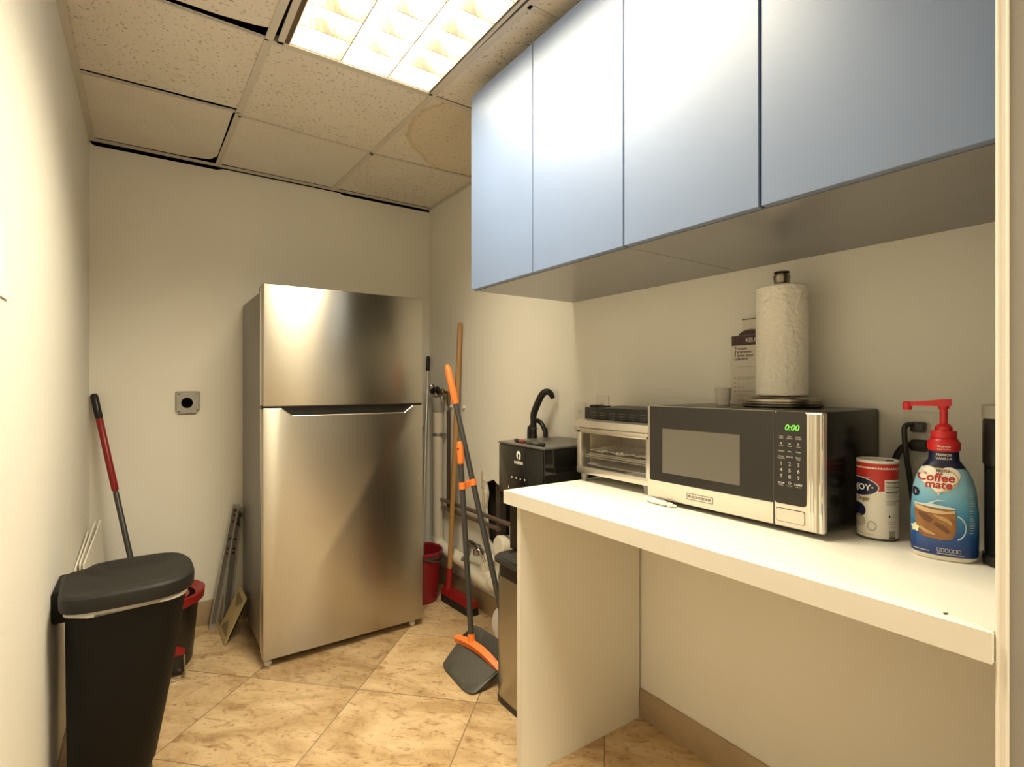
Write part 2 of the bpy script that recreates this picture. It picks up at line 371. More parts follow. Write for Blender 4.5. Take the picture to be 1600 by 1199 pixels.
struct(MB().box((XL, YB-.011, 0), (XR-.011, YB, .122), .002).build('baseboard_back', BASEB))
for nm, ya, yb in (('baseboard_right', .2165, 1.335), ('baseboard_right_rear', 1.353, YB)):
    struct(MB().box((XR-.011, ya, 0), (XR, yb, .105), .002).build(nm, BASEB))
struct(MB().box((XL, .0, 0), (XL+.010, YB-.011, .105), .002).build('baseboard_left', BASEB))

# ceiling: plenum, tiles, grid
vo = MB().box((-.6, -2.0, 2.30), (2.8, 3.6, 2.72))
bmesh.ops.delete(vo.bm, geom=[f for f in vo.bm.faces if f.calc_center_median().z < 2.31], context='FACES')
ceil = struct(vo.build('ceiling', BLACKGAP, smooth=False))
def cx1(y): return .330 - (y-1.85)*.022      # first main runner
def cx2(y): return .921 - (y-1.88)*.026      # second main runner
TZ = ZC+.004
def tile(pts, m):
    MB().prism(pts, lambda x, y: (x, y, TZ), lambda x, y: (x, y, TZ+.004)).build('ceiling_tile', m, ceil, smooth=False)
g = .006
# back row
tile([(XL+.004,2.452),(.22,2.449),(.303,2.444),(.296,2.475),(.290,2.98),(.262,3.045),(.15,3.072),(XL+.004,3.076)], TILEB)
tile([(cx1(2.47)+.002,2.487),(cx2(2.47)-.002,2.515),(cx2(3.07)-.002,3.078),(cx1(3.07)+.002,3.074)], TILEB)
tile([(cx2(2.5)+.002,2.532),(XR-.004,2.508),(XR-.004,3.078),(cx2(3.07)+.002,3.078)], TILEA)
# second row
tile([(XL+.004,1.860),(cx1(1.85)-.002,1.870),(cx1(2.43)-.002,2.421),(XL+.004,2.434)], TILEA)
tile([(cx1(1.9)+.002,1.885),(cx2(1.9)-.002,1.885),(cx2(2.47)-.002,2.498),(cx1(2.45)+.002,2.470)], TILEA)
tile([(cx2(1.9)+.002,1.885),(XR-.004,1.88),(XR-.004,2.484),(cx2(2.48)+.002,2.508)], TILES)
# third row
tile([(XL+.004,1.262),(cx1(1.26)-.002,1.262),(cx1(1.8)-.002,1.812),(.28,1.826),(.18,1.838),(XL+.004,1.846)], TILEA)
tile([(cx2(1.28)+.002,1.275),(XR-.004,1.275),(XR-.004,1.868),(cx2(1.86)+.002,1.868)], TILEA)
tile([(XL+.004,.66),(cx1(.66)-.002,.66),(cx1(1.25)-.002,1.25),(XL+.004,1.25)], TILEA)
tile([(cx2(.7)+.002,.66),(XR-.004,.66),(XR-.004,1.258),(cx2(1.25)+.002,1.258)], TILEA)
for (xa, xb) in ((XL+.004, .345), (.355, .945), (.955, XR-.004), (XR+.01, 2.49)):
    for (ya, yb) in ((.07, .65), (-.53, .06), (-1.13, -.54), (-1.79, -1.14)):
        if xb > 2 and ya > 0: continue
        if .35 < xa < .4 and ya == -1.13: continue
        tile([(xa,ya),(xb,ya),(xb,yb),(xa,yb)], TILEA)
gr = MB()
def bar(p, q, wd=.024, z=ZC, h=.003, up=.03):
    p, q = Vector((*p, z)), Vector((*q, z)); d = (q-p).normalized(); nrm = Vector((-d.y, d.x, 0))
    for a, b, z0, z1 in ((-wd/2, wd/2, 0, h), (-.0015, .0015, h, up)):
        gr.loft([[p+nrm*a+Vector((0,0,z0)), p+nrm*b+Vector((0,0,z0)), p+nrm*b+Vector((0,0,z1)), p+nrm*a+Vector((0,0,z1))],
                 [q+nrm*a+Vector((0,0,z0)), q+nrm*b+Vector((0,0,z0)), q+nrm*b+Vector((0,0,z1)), q+nrm*a+Vector((0,0,z1))]])
bar((cx1(.6), .6), (cx1(3.1), 3.1)); bar((cx2(.6), .6), (cx2(3.1), 3.1))
bar((XL, 3.088), (XR, 3.091), .018, ZC-.001, up=.004); bar((XL, 3.108), (XR, 3.108), .009, ZC-.001, up=.004)
bar((XL, 2.462), (cx1(2.44), 2.449), .008, up=.004); bar((cx1(2.45), 2.478), (cx2(2.5), 2.506), .014); bar((cx2(2.5), 2.518), (XR, 2.496), .018)
bar((XL, 1.866), (cx1(1.85), 1.876), .008, up=.004); bar((cx1(1.88), 1.880), (XR, 1.880), .020, ZC-.0005)
bar((XL, 1.256), (cx1(1.256), 1.256), .02); bar((cx2(1.27), 1.266), (XR, 1.266), .018)
bar((XL, .655), (XR, .655)); bar((XL, .06), (XR, .06)); bar((XL, -.535), (2.5, -.535)); bar((XL, -1.135), (2.5, -1.135))
bar((.35, -1.8), (.35, .65)); bar((.95, -1.8), (.95, .65)); bar((XR, -1.8), (XR, .05))
gr.box((XL, -1.8, ZC-.002), (XL+.022, 3.10, ZC+.002)); gr.box((XR-.022, .22, ZC-.001), (XR, 3.10, ZC+.002))
gr.build('ceiling_grid', GRID, ceil, smooth=False)

# ------------------------------------------------------------------ ceiling light
def fixture(label, x0, x1, y0, y1, rot=0):
    f = thing('ceiling_light', label, 'ceiling light', ((x0+x1)/2, (y0+y1)/2, ZC), None)
    h = MB(); t = .004
    h.box((x0,y0,ZC-.001),(x0+.02,y1,ZC+.004)).box((x1-.012,y0,ZC-.001),(x1,y1,ZC+.004)).box((x0,y1-.012,ZC-.001),(x1,y1,ZC+.004)).box((x0,y0,ZC-.001),(x1,y0+.012,ZC+.004))
    fr = h.build('frame', GRID, f, smooth=False)
    MB().box((x0+.019,y0,ZC+.001),(x0+.034,y1-.004,ZC+.10)).box((x1-.013,y0,ZC-.0005),(x1-.008,y1,ZC+.02)).build('rusty_edge', RUST, fr, smooth=False)
    xa, xb = x0+.034, x1-.013
    MB().box((xa,y0+.01,ZC+.004),(xa+t,y1-.01,ZC+.10)).box((xb-t,y0+.01,ZC+.004),(xb,y1-.01,ZC+.10)).box((xa,y0+.01,ZC+.10),(xb,y1-.01,ZC+.104)).box((xa,y1-.014,ZC+.004),(xb,y1-.01,ZC+.10)).box((xa,y0+.01,ZC+.004),(xb,y0+.014,ZC+.10)).build('housing', LOUVW, f, smooth=False)
    wl = (xb-xa)/3
    lv = MB()
    for k in range(4):
        x = xa + wl*k
        lv.loft([[(x-.002,yy,ZC+.004),(x+.002,yy,ZC+.004),(x+.004,yy,ZC+.04),(x-.004,yy,ZC+.04)] for yy in (y0+.014,y1-.014)])
    nb = 10
    for k in range(3):
        xm0, xm1 = xa+wl*k, xa+wl*(k+1); 
        for j in range(1, nb):
            y = y0+.014 + (y1-y0-.028)*j/nb
            loops = []
            for i in range(9):
                u = i/8; x = xm0+(xm1-xm0)*u; wd = .003 + .020*(abs(2*u-1)**2)*0 + .016*(1-abs(2*u-1))**1.5
                zt = ZC+.04
                loops.append([(x,y-.0015,ZC+.005),(x,y+.0015,ZC+.005),(x,y+wd,zt),(x,y-wd,zt)])
            lv.loft(loops)
    lv.build('louver', LOUV, f, smooth=False)
    for k in range(3):
        x = xa + wl*(k+.5)
        MB().tube([(x,y0+.03,ZC+.072),(x,y1-.03,ZC+.072)], .013, 12).build('fluorescent_tube', TUBEC if k == 1 else TUBE, f)
    la = bpy.data.lights.new('lamp_glow', 'AREA'); la.shape = 'RECTANGLE'; la.size = (x1-x0)*.86; la.size_y = (y1-y0)*.95
    la.color = (1, .888, .655); la.energy = 27; la.spread = radians(141)
    lo = bpy.data.objects.new('lamp_glow', la); COL.objects.link(lo); lo.location = (0, 0, -.006); lo.parent = f
    return f
fixture('lit fluorescent troffer with bright louver cells in the ceiling beside the blue cabinets', cx1(1.2)+.010, .915, .69, 1.873)
f2 = fixture('fluorescent troffer added out of view behind the viewer for fill light', .36, .94, -1.70, -.55)  # unseen troffer, added to light the room from behind
[c for c in f2.children if c.type == 'LIGHT'][0].data.energy = 22

# ------------------------------------------------------------------ refrigerator
x0, x1, yf, yb = .413, 1.160, 2.475, 3.09
fr = thing('refrigerator', 'tall stainless steel top-freezer refrigerator against the back wall', 'refrigerator', ((x0+x1)/2, yb, 0))
MB().box((x0+.004, yf+.066, .05), (x1-.004, yb, 1.645), .006).box((x0+.03, yf+.07, .02), (x1-.03, yb-.03, .05)).build('body', STEELD, fr)
MB().box((x0+.012, yf+.05, .06), (x1-.012, yf+.07, 1.655)).build('door_gasket', BLACK, fr, smooth=False)
MB().box((x0, yf, 1.134), (x1, yf+.055, 1.668), .005, 3).build('freezer_door', STEEL, fr)
xc = [(x0,.036),(x1,.036),(x1,1.124),(1.106,1.124),(1.061,1.090),(.532,1.090),(.487,1.124),(x0,1.124)]
d = MB().prism(xc, lambda x, z: (x, yf, z), lambda x, z: (x, yf+.055, z))
ed = [e for e in d.bm.edges if abs(e.verts[0].co.y-yf) < 1e-6 and abs(e.verts[1].co.y-yf) < 1e-6]
bmesh.ops.bevel(d.bm, geom=ed, offset=.0035, segments=2, profile=.5, affect='EDGES')
door = d.build('refrigerator_door', STEEL, fr)
MB().box((.47, yf+.020, 1.07), (1.12, yf+.054, 1.1335)).build('handle_recess', BLACK, door, smooth=False)
rim = MB()
for a, b in (((x0+.002,1.1235),(.487,1.1235)), ((.487,1.1235),(.532,1.0895)), ((.532,1.0895),(1.061,1.0895)), ((1.061,1.0895),(1.106,1.1235)), ((1.106,1.1235),(x1-.002,1.1235))):
    rim.tube([(a[0], yf+.001, a[1]), (b[0], yf+.001, b[1])], .0022, 6)
rim.build('handle_rim', SILVER, door)
MB().box((x0+.002, yf+.012, 1.1245), (x1-.002, yf+.05, 1.1335)).build('door_seam', BLACK, fr, smooth=False)
MB().box((x0+.004, yf+.06, 1.645), (x0+.07, yf+.13, 1.668), .004).build('hinge_cover', BLACK, fr)
MB().box((x0-.003, yf+.02, 1.122), (x0+.016, yf+.06, 1.138), .002).build('door_hinge', BLACK, fr)
MB().tube([(x0+.0005, yf+.058, .05), (x0+.0005, yf+.058, 1.655)], .0035, 6).build('door_edge_strip', SILVER, fr)
for px_, py_ in ((x0+.025, yf+.04), (x1-.04, yf+.04), (x0+.03, yb-.05), (x1-.03, yb-.05)):
    MB().lathe([(.014,0),(.016,.004),(.016,.018),(.009,.020),(.009,.055)], (px_, py_, 0), 16).build('leveling_foot', WHITE, fr)

# ------------------------------------------------------------------ wall cabinets
def cabinet(ya, yb, label):
    c = thing('wall_cabinet', label, 'cabinet', (XR, (ya+yb)/2, 1.584), 'blue wall cabinets')
    MB().box((1.022, ya+.0012, 1.586), (XR-.001, yb-.0012, 2.31)).build('body', CABB, c, smooth=False)
    MB().box((1.0225, ya+.0012, 1.5825), (XR-.001, yb-.0012, 1.586)).build('underside', CABU, c, smooth=False)
    ym = (ya+yb)/2
    for a, b in ((ya, ym), (ym, yb)):
        MB().box((1.003, a+(.0032 if a == ym else .002), 1.584), (1.0215, b-(.0032 if b == ym and yb < 1 else .001 if b == ym else .0018), 2.31), .0012, 1).build('door', CAB, c)
    return c
cabinet(.947, 1.718, 'blue-grey two-door wall cabinet at the far end, nearest the refrigerator')
cabinet(.217, .947, 'blue-grey two-door wall cabinet at the near end, above the red pump bottle')

# ------------------------------------------------------------------ counter
ct = thing('countertop', 'cream laminate countertop carrying the microwave and the coffee creamer', 'counter', (1.2275, .8, CT-.043))
MB().box((.945, .2175, CT-.043), (XR-.0005, 1.409, CT-.001), .0015, 1).build('top', CREAM, ct)
MB().box((.9438, .2178, CT-.0425), (.9448, 1.4095, CT-.0012)).box((.9445, 1.4085, CT-.0425), (XR-.001, 1.4098, CT-.0012)).build('edge_band', LAMSIDE, ct, smooth=False)
MB().box((.9440, .2178, CT-.0014), (.9465, 1.4095, CT-.0008)).build('edge_line', LINER, ct, smooth=False)
pn = thing('support_panel', 'cream laminate upright panel holding up the left end of the countertop', 'panel', (1.23, 1.344, 0))
MB().box((.959, 1.335, 0), (XR-.012, 1.353, CT-.0432)).build('panel', CREAM, pn, smooth=False)
MB().box((.9575, 1.3345, 0), (.959, 1.3535, CT-.0432)).build('edge_band', LAMSIDE, pn, smooth=False)
nk = MB().decal([(.966,.276),(.972,.280),(.978,.276),(.972,.273)], lambda x, y: (x, y, CT-.0004)); nk.build('chip', INK, ct, smooth=False)

# ------------------------------------------------------------------ microwave
XF, ya, yb, z0, z1 = 1.20, .552, 1.041, CT+.012, 1.170
mw = thing('microwave', 'black and stainless countertop microwave showing green digits', 'microwave', (1.35, .797, CT))
MB().box((XF+.022, ya+.008, z0+.004), (XR-.005, yb-.008, z1), .006).build('case', MWCASE, mw)
fm = MB().box((XF, ya, z0), (XF+.020, yb, z1-.001), .006, 3)
frm = fm.build('front_frame', SILVER, mw)
rd = MB()
for yy, r in ((.5805, .0022), (.5745, .0030), (.5585, .0035)):
    rd.tube([(XF+.001, yy, z0+.004), (XF+.001, yy, z1-.006)], r, 8)
rd.build('vertical_ridges', CHROME, frm)
MB().box((XF-.0004, .5605, z0+.004), (XF+.002, .5665, z1-.006)).build('grip_groove', M('groove shade', (.30, .25, .17), rough=.4, metal=.6), frm, smooth=False)
dg_ = MB().prism(rr2(.662, .9555, 1.029, 1.1675, .0035), lambda y, z: (XF-.0015, y, z), lambda y, z: (XF+.004, y, z))
dpan = dg_.build('door_glass', GLASSB, mw)
MB().prism(rect(.747, .9815, .983, 1.106), lambda y, z: (XF-.0022, y, z), lambda y, z: (XF-.0005, y, z)).build('window', WINDOW, dpan, smooth=False)
MB().box((XF-.0018, .6605, z0), (XF+.002, .6630, z1-.001)).build('door_gap', INK, mw, smooth=False)
cp = MB().prism(rr2(.588, .957, .660, 1.1685, .008), lambda y, z: (XF-.0015, y, z), lambda y, z: (XF+.004, y, z)).build('control_panel', GLASSB, mw)
MB().text('0:00', .019, faceX(XF-.0016, .620, 1.126), bold=.02, shear=.2).build('clock_display', GREEN, cp, smooth=False, recalc=False)
tx = MB()
F = faceX(XF-.0016, 0, 0)
yc = (.644, .6245, .605)
for k, row in enumerate(('123', '456', '789')):
    for j, ch in enumerate(row): tx.text(ch, .0118, F, -yc[j], 1.0455-.0146*k)
for k, row in enumerate((('Time\nCook','Time\nDefrost','Weight\nDefrost'), ('\u25b2','\u25cf','\u25cf'), ('Popcorn','Pizza','Potato'), ('Frozen\nVegetable','Beverage','Dinner\nPlate'))):
    zz = (1.1105, 1.0985, 1.0765, 1.0645)[k]
    for j, wd in enumerate(row):
        if k == 1:
            tx.decal(ell(yc[j], 1.0955, .0022, .0022, 12), onX(XF-.0016), holes=[ell(yc[j], 1.0955, .0013, .0013, 10)])
            tx.text(('Clock','Power','Timer')[j], .0038, F, -yc[j], 1.0885)
        else: tx.text(wd, .0042, F, -yc[j], zz, bold=.01)
tx.text('STOP', .0062, F, -yc[0], 1.0025, bold=.02).text('START', .0062, F, -yc[2], 1.0025, bold=.02)
tx.text('Cancel', .0036, F, -yc[0], .9985).text('+30 Sec.', .0036, F, -yc[2], .9985).text('Memory', .0036, F, -yc[1], .9985)
tx.decal(ell(yc[1], 1.0065, .0034, .0034, 16), onX(XF-.0016), holes=[ell(yc[1], 1.0065, .0024, .0024, 14)])
tx.build('button_print', INKW, cp, smooth=False, recalc=False)
MB().prism(rr2(.5925, .917, .6555, .9455, .004), lambda y, z: (XF-.0016, y, z), lambda y, z: (XF+.004, y, z)).build('door_button', SILVER, mw)
MB().decal(rr2(.5912, .9157, .6568, .9468, .005), onX(XF-.0002), holes=[rr2(.5925, .917, .6555, .9455, .004)]).build('button_outline', INK, mw, smooth=False)
bg = MB().decal(rect(.823, .9205, .903, .9375), onX(XF), holes=[rect(.8242, .9217, .9018, .9363)])
bg.text('BLACK+DECKER', .0095, faceX(XF, .863, .9262), bold=.008)
bg.build('badge', INK, mw, smooth=False, recalc=False)
for px_, py_ in ((XF+.05, ya+.05), (XF+.05, yb-.05), (XR-.05, ya+.05), (XR-.05, yb-.05)):
    MB().lathe([(.012,0),(.014,.016)], (px_, py_, CT), 12).build('foot', BLACK, mw)
# crumpled bag under it
cb = MB()
for (y, x, r) in ((1.030, 1.197, .011), (1.012, 1.190, .012), (.992, 1.188, .010), (.972, 1.187, .011), (.952, 1.190, .009), (.94, 1.194, .006)):
    n = 10
    cb.lathe([(r*.4,-r*.72),(r*.9,-r*.5),(r*1.1,-.0),(r*.85,r*.45),(r*.3,r*.60)], (x, y, CT+r*.72), n, sx=.7+random.random()*.3, sy=1.2)
tag(cb.build('plastic_bag', CLEARBAG, loc=(1.2, .99, CT)), 'crumpled clear plastic bag tucked under the front left corner of the microwave', 'bag')

# ------------------------------------------------------------------ toaster oven
to = thing('toaster_oven', 'stainless toaster oven with a foil-lined tray standing left of the microwave', 'toaster oven', (1.37, 1.235, CT))
ta, tb = 1.072, 1.405; TX = 1.258; tz0, tz1 = .919, 1.150
bd = MB()
bd.box((TX+.004, tb-.018, tz0), (XR-.02, tb, 1.075), .002).box((TX+.004, ta, tz0), (XR-.02, ta+.018, 1.075), .002)
bd.box((TX+.004, ta, tz0), (XR-.02, tb, .940), .002).box((1.29, ta, 1.075), (XR-.02, tb, 1.10), .002).box((TX+.004, ta, 1.066), (1.295, tb, 1.082), .002)
bd.build('body', STEEL, to)
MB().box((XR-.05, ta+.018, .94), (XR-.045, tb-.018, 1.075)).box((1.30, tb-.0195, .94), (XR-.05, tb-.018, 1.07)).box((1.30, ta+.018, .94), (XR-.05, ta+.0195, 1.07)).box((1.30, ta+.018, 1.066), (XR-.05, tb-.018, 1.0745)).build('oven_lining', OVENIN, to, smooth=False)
MB().box((XR-.052, ta+.02, 1.0), (XR-.0505, ta+.14, 1.06)).build('lit_patch', OVENY, to, smooth=False)  # lighter yellow patch painted as light on the oven's back wall
MB().box((1.29, ta, 1.098), (XR-.02, tb, tz1), .003).build('control_hood', BLACK, to)
dr = MB()
dr.box((TX-.006, tb-.022, tz0+.004), (TX+.006, tb, 1.072), .003).box((TX-.006, ta, tz0+.004), (TX+.006, ta+.02, 1.072), .003)
dr.box((TX-.007, ta, tz0+.001), (TX+.006, tb, .944), .003).box((TX-.006, ta, 1.061), (TX+.006, tb, 1.080), .003)
dd = dr.build('door', SILVER, to)
MB().box((TX-.001, ta+.02, .944), (TX+.002, tb-.022, 1.061)).build('door_glass', GLASS, dd, smooth=False)
n = 9; top = []; loops = []
for i in range(n):
    u = i/(n-1); y = tb+.004 - u*(tb-ta+.008); bow = .018*sin(pi*u)
    xx = 1.240 - bow*.6; zz = 1.100 - (.006*sin(pi*u))*0
    loops.append([(xx, y, zz-.016), (xx+.004, y, zz+.006), (xx+.040, y, zz+.010), (xx+.040, y, zz-.012)])
MB().loft(loops).build('handle', SILVER, dd)
rk = MB()
for k in range(9): rk.tube([(1.275, 1.115+.033*k, .985), (XR-.06, 1.115+.033*k, .985)], .0016, 6)
rk.tube([(1.275, ta+.02, .985), (1.275, tb-.022, .985)], .003, 6); rk.tube([(1.272, ta+.02, .978), (1.272, tb-.022, .978)], .002, 6)
rk.build('rack', CHROME, to)
def wavy(x0, x1, y0, y1, z, amp, nx=9, ny=26):
    m = MB(); vs = []; fs = []
    for j in range(ny+1):
        for i in range(nx+1):
            e = .010 if i in (0, nx) or j in (0, ny) else 0
            vs.append((x0+(x1-x0)*i/nx, y0+(y1-y0)*j/ny, z+e+random.uniform(-amp, amp)))
    for j in range(ny):
        for i in range(nx): a = j*(nx+1)+i; fs.append((a, a+1, a+nx+2, a+nx+1))
    m.faces(vs, fs); return m
tr = thing('baking_tray', 'small tray wrapped in crumpled foil on the toaster oven rack', 'tray', (1.37, 1.24, .987))
wavy(1.285, XR-.075, 1.105, 1.375, .994, .004).build('foil_lining', FOIL, tr)
MB().box((1.283, 1.103, .9872), (XR-.073, 1.377, .9895), .001).build('pan', SILVER, tr)
fo = wavy(1.272, XR-.06, 1.10, 1.375, .9435, .0015)
tag(fo.build('foil_sheet', FOIL, loc=(1.37, 1.24, .9405)), 'crumpled foil sheet lining the floor of the toaster oven', 'foil')
for px_, py_ in ((1.275, tb-.018), (1.275, ta+.03), (XR-.05, tb-.02), (XR-.05, ta+.03)):
    MB().lathe([(.011,0),(.015,.029)], (px_, py_, CT), 12).build('foot', STEELD, to)
MB().box((1.30, 1.36, 1.150), (1.345, 1.392, 1.158), .003).box((1.31, 1.33, 1.150), (1.345, 1.36, 1.155), .002).build('control_lip', BLACK, to)
pr = MB(); FT = faceX(1.29, 0, 0, .0006)
for k in range(7):
    y = 1.372 - .045*k
    for q in range(3): pr.decal(rect(y-.026, 1.112+.009*q, y, 1.1155+.009*q), onX(1.2897))
pr.build('control_print', M('faint grey print', (.06, .055, .05), rough=.5), to, smooth=False, recalc=False)

# ------------------------------------------------------------------ water cooler
wc = thing('water_cooler', 'tall black water dispenser with stainless lower door beyond the counter', 'water cooler', (1.33, 1.634, 0))
wy0, wy1 = 1.487, 1.781
MB().box((1.172, wy0, .80), (1.49, wy1, .994), .004).box((1.2245, wy0, .56), (1.49, wy1, .80)).build('body', BLACKG, wc)
MB().box((1.168, wy0-.002, .9935), (1.49, wy1+.002, 1.003), .004, 3).build('top_cover', M('cooler top', (.10, .095, .085), rough=.3, spec=.5), wc)
fp = MB().box((1.1675, wy0+.004, .80), (1.173, wy1-.004, .990), .002)
face = fp.build('front_panel', BLACKG, wc)
lg = MB(); A = 1.167
lg.decal(ell(1.640, .960, .0135, .0165, 26), onX(A), holes=[ell(1.6395, .9575, .0058, .0088, 20)])
lg.build('logo', LOGOW, face, smooth=False, recalc=False)
MB().decal([(1.6265, .9455),(1.6345,.9455),(1.6345,.957),(1.6290,.962)], onX(A, .0010)).text('avalon', .0225, faceX(A, 1.640, .9260), bold=.012).build('logo_name', LOGOW, face, smooth=False, recalc=False)
MB().decal([(1.6375,.9420),(1.6440,.9420),(1.6428,.9560),(1.6405,.9600),(1.6385,.9560)], onX(A, .0012)).build('logo_notch', BLACKG, face, smooth=False)
for k in range(4): MB().decal(ell(1.684-.028*k, .871, .0032, .0042, 10), onX(A)).build('indicator_light', INKW, face, smooth=False, recalc=False)
MB().decal([(1.702,.824),(1.711,.824),(1.7065,.837)], onX(A)).build('indicator_light', INKW, face, smooth=False, recalc=False)
def bow(z, y0, y1, xf, xb, b, n=14, rc=.045):
    p = []
    for i in range(n+1):
        u = i/n; y = y1 + (y0-y1)*u; s = 2*u-1
        x = xf + (rc)*max(0, (abs(s)-.62)/.38)**2.2 + b*s*s
        p.append(Vector((x, y, z)))
    return p + [Vector((xb, y0, z)), Vector((xb, y1, z))]
MB().loft([bow(z, wy0, wy1-.020, 1.124, 1.49, .004) for z in (.022, .30, .49)]).build('lower_door', STEEL, wc)
MB().loft([bow(z, wy0, wy1-.018, 1.122, 1.49, .004) for z in (0, .0215)]).build('base', BLACK, wc)
MB().loft([bow(z, wy0, wy1-.022, 1.128, 1.49, .004) for z in (.4905, .5395)]).build('tray_housing', BLACK, wc)
tr_ = MB().loft([bow(.54, wy0, wy1-.010, 1.116, 1.40, .004), bow(.553, wy0, wy1-.008, 1.112, 1.40, .004), bow(.558, wy0, wy1-.012, 1.116, 1.40, .004)])
trp = tr_.build('drip_tray', BLACK, wc)
gg = MB()
for k in range(7): gg.box((1.135+.012*k, wy0+.05, .558), (1.140+.012*k, wy1-.06, .561))
gg.build('drip_grille', GREYP, trp, smooth=False)
def lie_pen(y, x, L, ang, cols, name, label):
    t = thing(name, label, 'marker', (x, y, 1.003))
    d = Vector((-sin(ang), -cos(ang), 0)); p = Vector((x, y, 1.0105))
    for part, a, b, r, m in cols:
        MB().tube([p+d*a*L, p+d*(a+.08*(b-a))*L, p+d*(b-.08*(b-a))*L, p+d*b*L], [r*.8, r, r, r*.8], 10).build(part, m, t)
lie_pen(1.702, 1.196, .075, .12, (('cap', 0, .45, .0072, BLACK), ('barrel', .45, 1, .0066, M('marker red', (.18,.02,.018), rough=.35))), 'marker_pen', 'dark marker with a dull red barrel lying on top of the black water dispenser')
lie_pen(1.624, 1.192, .118, .05, (('barrel', 0, .42, .007, GREYT), ('grip', .42, .72, .0066, GREYP), ('cap', .72, 1, .0073, BLACK)), 'marker_pen', 'longer black and grey marker on the front right edge of the black water dispenser top')

# vacuum wand and hose standing behind the dispenser
vh = thing('vacuum_hose', 'black curved vacuum wand and looped hose standing behind the water dispenser', 'vacuum hose', (1.43, 1.885, 0))
MB().tube([(1.43,1.885,0),(1.43,1.885,.5),(1.430,1.890,1.00)], .0150, 16).build('wand', BLACK, vh)
MB().tube([(1.43,1.89,.99),(1.43,1.894,1.06),(1.430,1.893,1.095),(1.435,1.880,1.13),(1.440,1.862,1.165),(1.447,1.846,1.190),(1.458,1.832,1.198),(1.470,1.822,1.190),(1.480,1.816,1.168)], [.0135,.0138,.0148,.0152,.0152,.0152,.0145,.0135,.009], 16, sm=4).build('curved_handle', BLACKM, vh)
MB().tube([(1.43,1.8885,1.030),(1.43,1.8895,1.036)], .0160, 16).build('collar', GREYP, vh)
MB().tube([(1.46,1.968,.0),(1.46,1.968,.5),(1.46,1.966,.98),(1.46,1.957,1.025),(1.46,1.935,1.055),(1.46,1.905,1.066),(1.46,1.875,1.055),(1.46,1.852,1.025),(1.46,1.843,.97),(1.462,1.84,.4),(1.462,1.84,0)], .0105, 12, sm=4).build('looped_hose', BLACK, vh)

# ------------------------------------------------------------------ things on the microwave
th = thing('paper_towel_holder', 'brushed steel paper towel holder standing on top of the microwave', 'paper towel holder', (1.40, .752, 1.170))
tcx, tcy = 1.402, .752
MB().lathe([(.090,0),(.098,.003),(.099,.008),(.094,.011),(.094,.013),(.098,.016),(.098,.022),(.092,.027),(.05,.029),(.01,.030)], (tcx,tcy,1.170), 48).build('base', M('dark brushed steel', (.36,.33,.28), rough=.22, metal=1), th)
MB().lathe([(.008,0),(.008,.31)], (tcx,tcy,1.199), 16).build('rod', CHROME, th)
MB().lathe([(.008,0),(.0155,.002),(.019,.012),(.021,.026),(.021,.033),(.0165,.034),(.0165,.037),(.0205,.039),(.019,.043),(.004,.045)], (tcx,tcy,1.489), 32).build('knob', M('dark steel knob', (.22,.19,.16), rough=.2, metal=1), th)
rl = thing('paper_towel_roll', 'roll of white embossed paper towel on the steel holder', 'paper towel', (tcx, tcy, 1.2))
R = .0635
pr_ = MB(); loops = []
for (r, z) in ((.020,.0),(R-.003,.0),(R,.003),(R+.0003,.15),(R-.0005,.287),(R-.004,.291),(.02,.291),(.02,.0)):
    loops.append([Vector((tcx+(r)*cos(2*pi*i/48), tcy+r*sin(2*pi*i/48), 1.2005+z)) for i in range(48)])
pr_.loft(loops, False, False); pr_.build('towel_sheets', TOWEL, rl)
fl = MB(); vs = []
for j in range(9):
    for i in range(7):
        a = radians(200) + i*.055; r = R+.0006+.0001*i
        vs.append((tcx+r*cos(a), tcy+r*sin(a), 1.2015+.285*j/8))
fl.faces(vs, [(j*7+i, j*7+i+1, (j+1)*7+i+1, (j+1)*7+i) for j in range(8) for i in range(6)])
fl.build('loose_end', TOWEL, rl)
cp_ = thing('paper_cup', 'small white paper cup on the microwave left of the towel holder', 'cup', (1.389, .918, 1.170))
MB().lathe([(.0165,0),(.0175,.001),(.0235,.049),(.0228,.049),(.0168,.003)], (1.389,.918,1.170), 28, cap1=True).build('cup', GREYCUP, cp_)
MB().lathe([(.0232,.0478),(.0244,.0486),(.0244,.0502),(.0232,.0508),(.0225,.0495)], (1.389,.918,1.170), 28, cap0=False, cap1=False).build('rim', GREYCUP, cp_)
bx = thing('cardboard_box', 'white descaling kit box with dark brown band standing behind the towel roll', 'box', (1.483, .885, 1.170))
BX = 1.473; by0, by1 = .832, .9455
MB().prism(rr2(by0, 1.1702, by1, 1.378, .003), lambda y, z: (BX, y, z), lambda y, z: (BX+.022, y, z)).build('carton', CARD, bx, smooth=False)
MB().prism([(by0+.03,1.377),(by1-.022,1.377),(by1-.026,1.424),(by1-.03,1.427),(by0+.04,1.427)], lambda y, z: (BX+.018, y, z), lambda y, z: (BX+.0195, y, z)).build('hang_tab', CARD, bx, smooth=False)
MB().box((BX+.0165, by0+.03, 1.4255), (BX+.018, by1-.024, 1.4285)).build('tab_edge', M('brown tab edge', (.22,.16,.10), rough=.7), bx, smooth=False)  # brownish edge line along the top of the tab
MB().prism(ell((by0+by1)/2, 1.377, .040, .018, 14, 0, pi) + [((by0+by1)/2-.04, 1.377)], lambda y, z: (BX+.010, y, z), lambda y, z: (BX+.017, y, z)).build('window_arch', BROWNBAND, bx, smooth=False)
MB().decal(rect(by0+.0005, 1.3475, by1-.0008, 1.3775), onX(BX)).build('brown_band', BROWNBAND, bx, smooth=False)
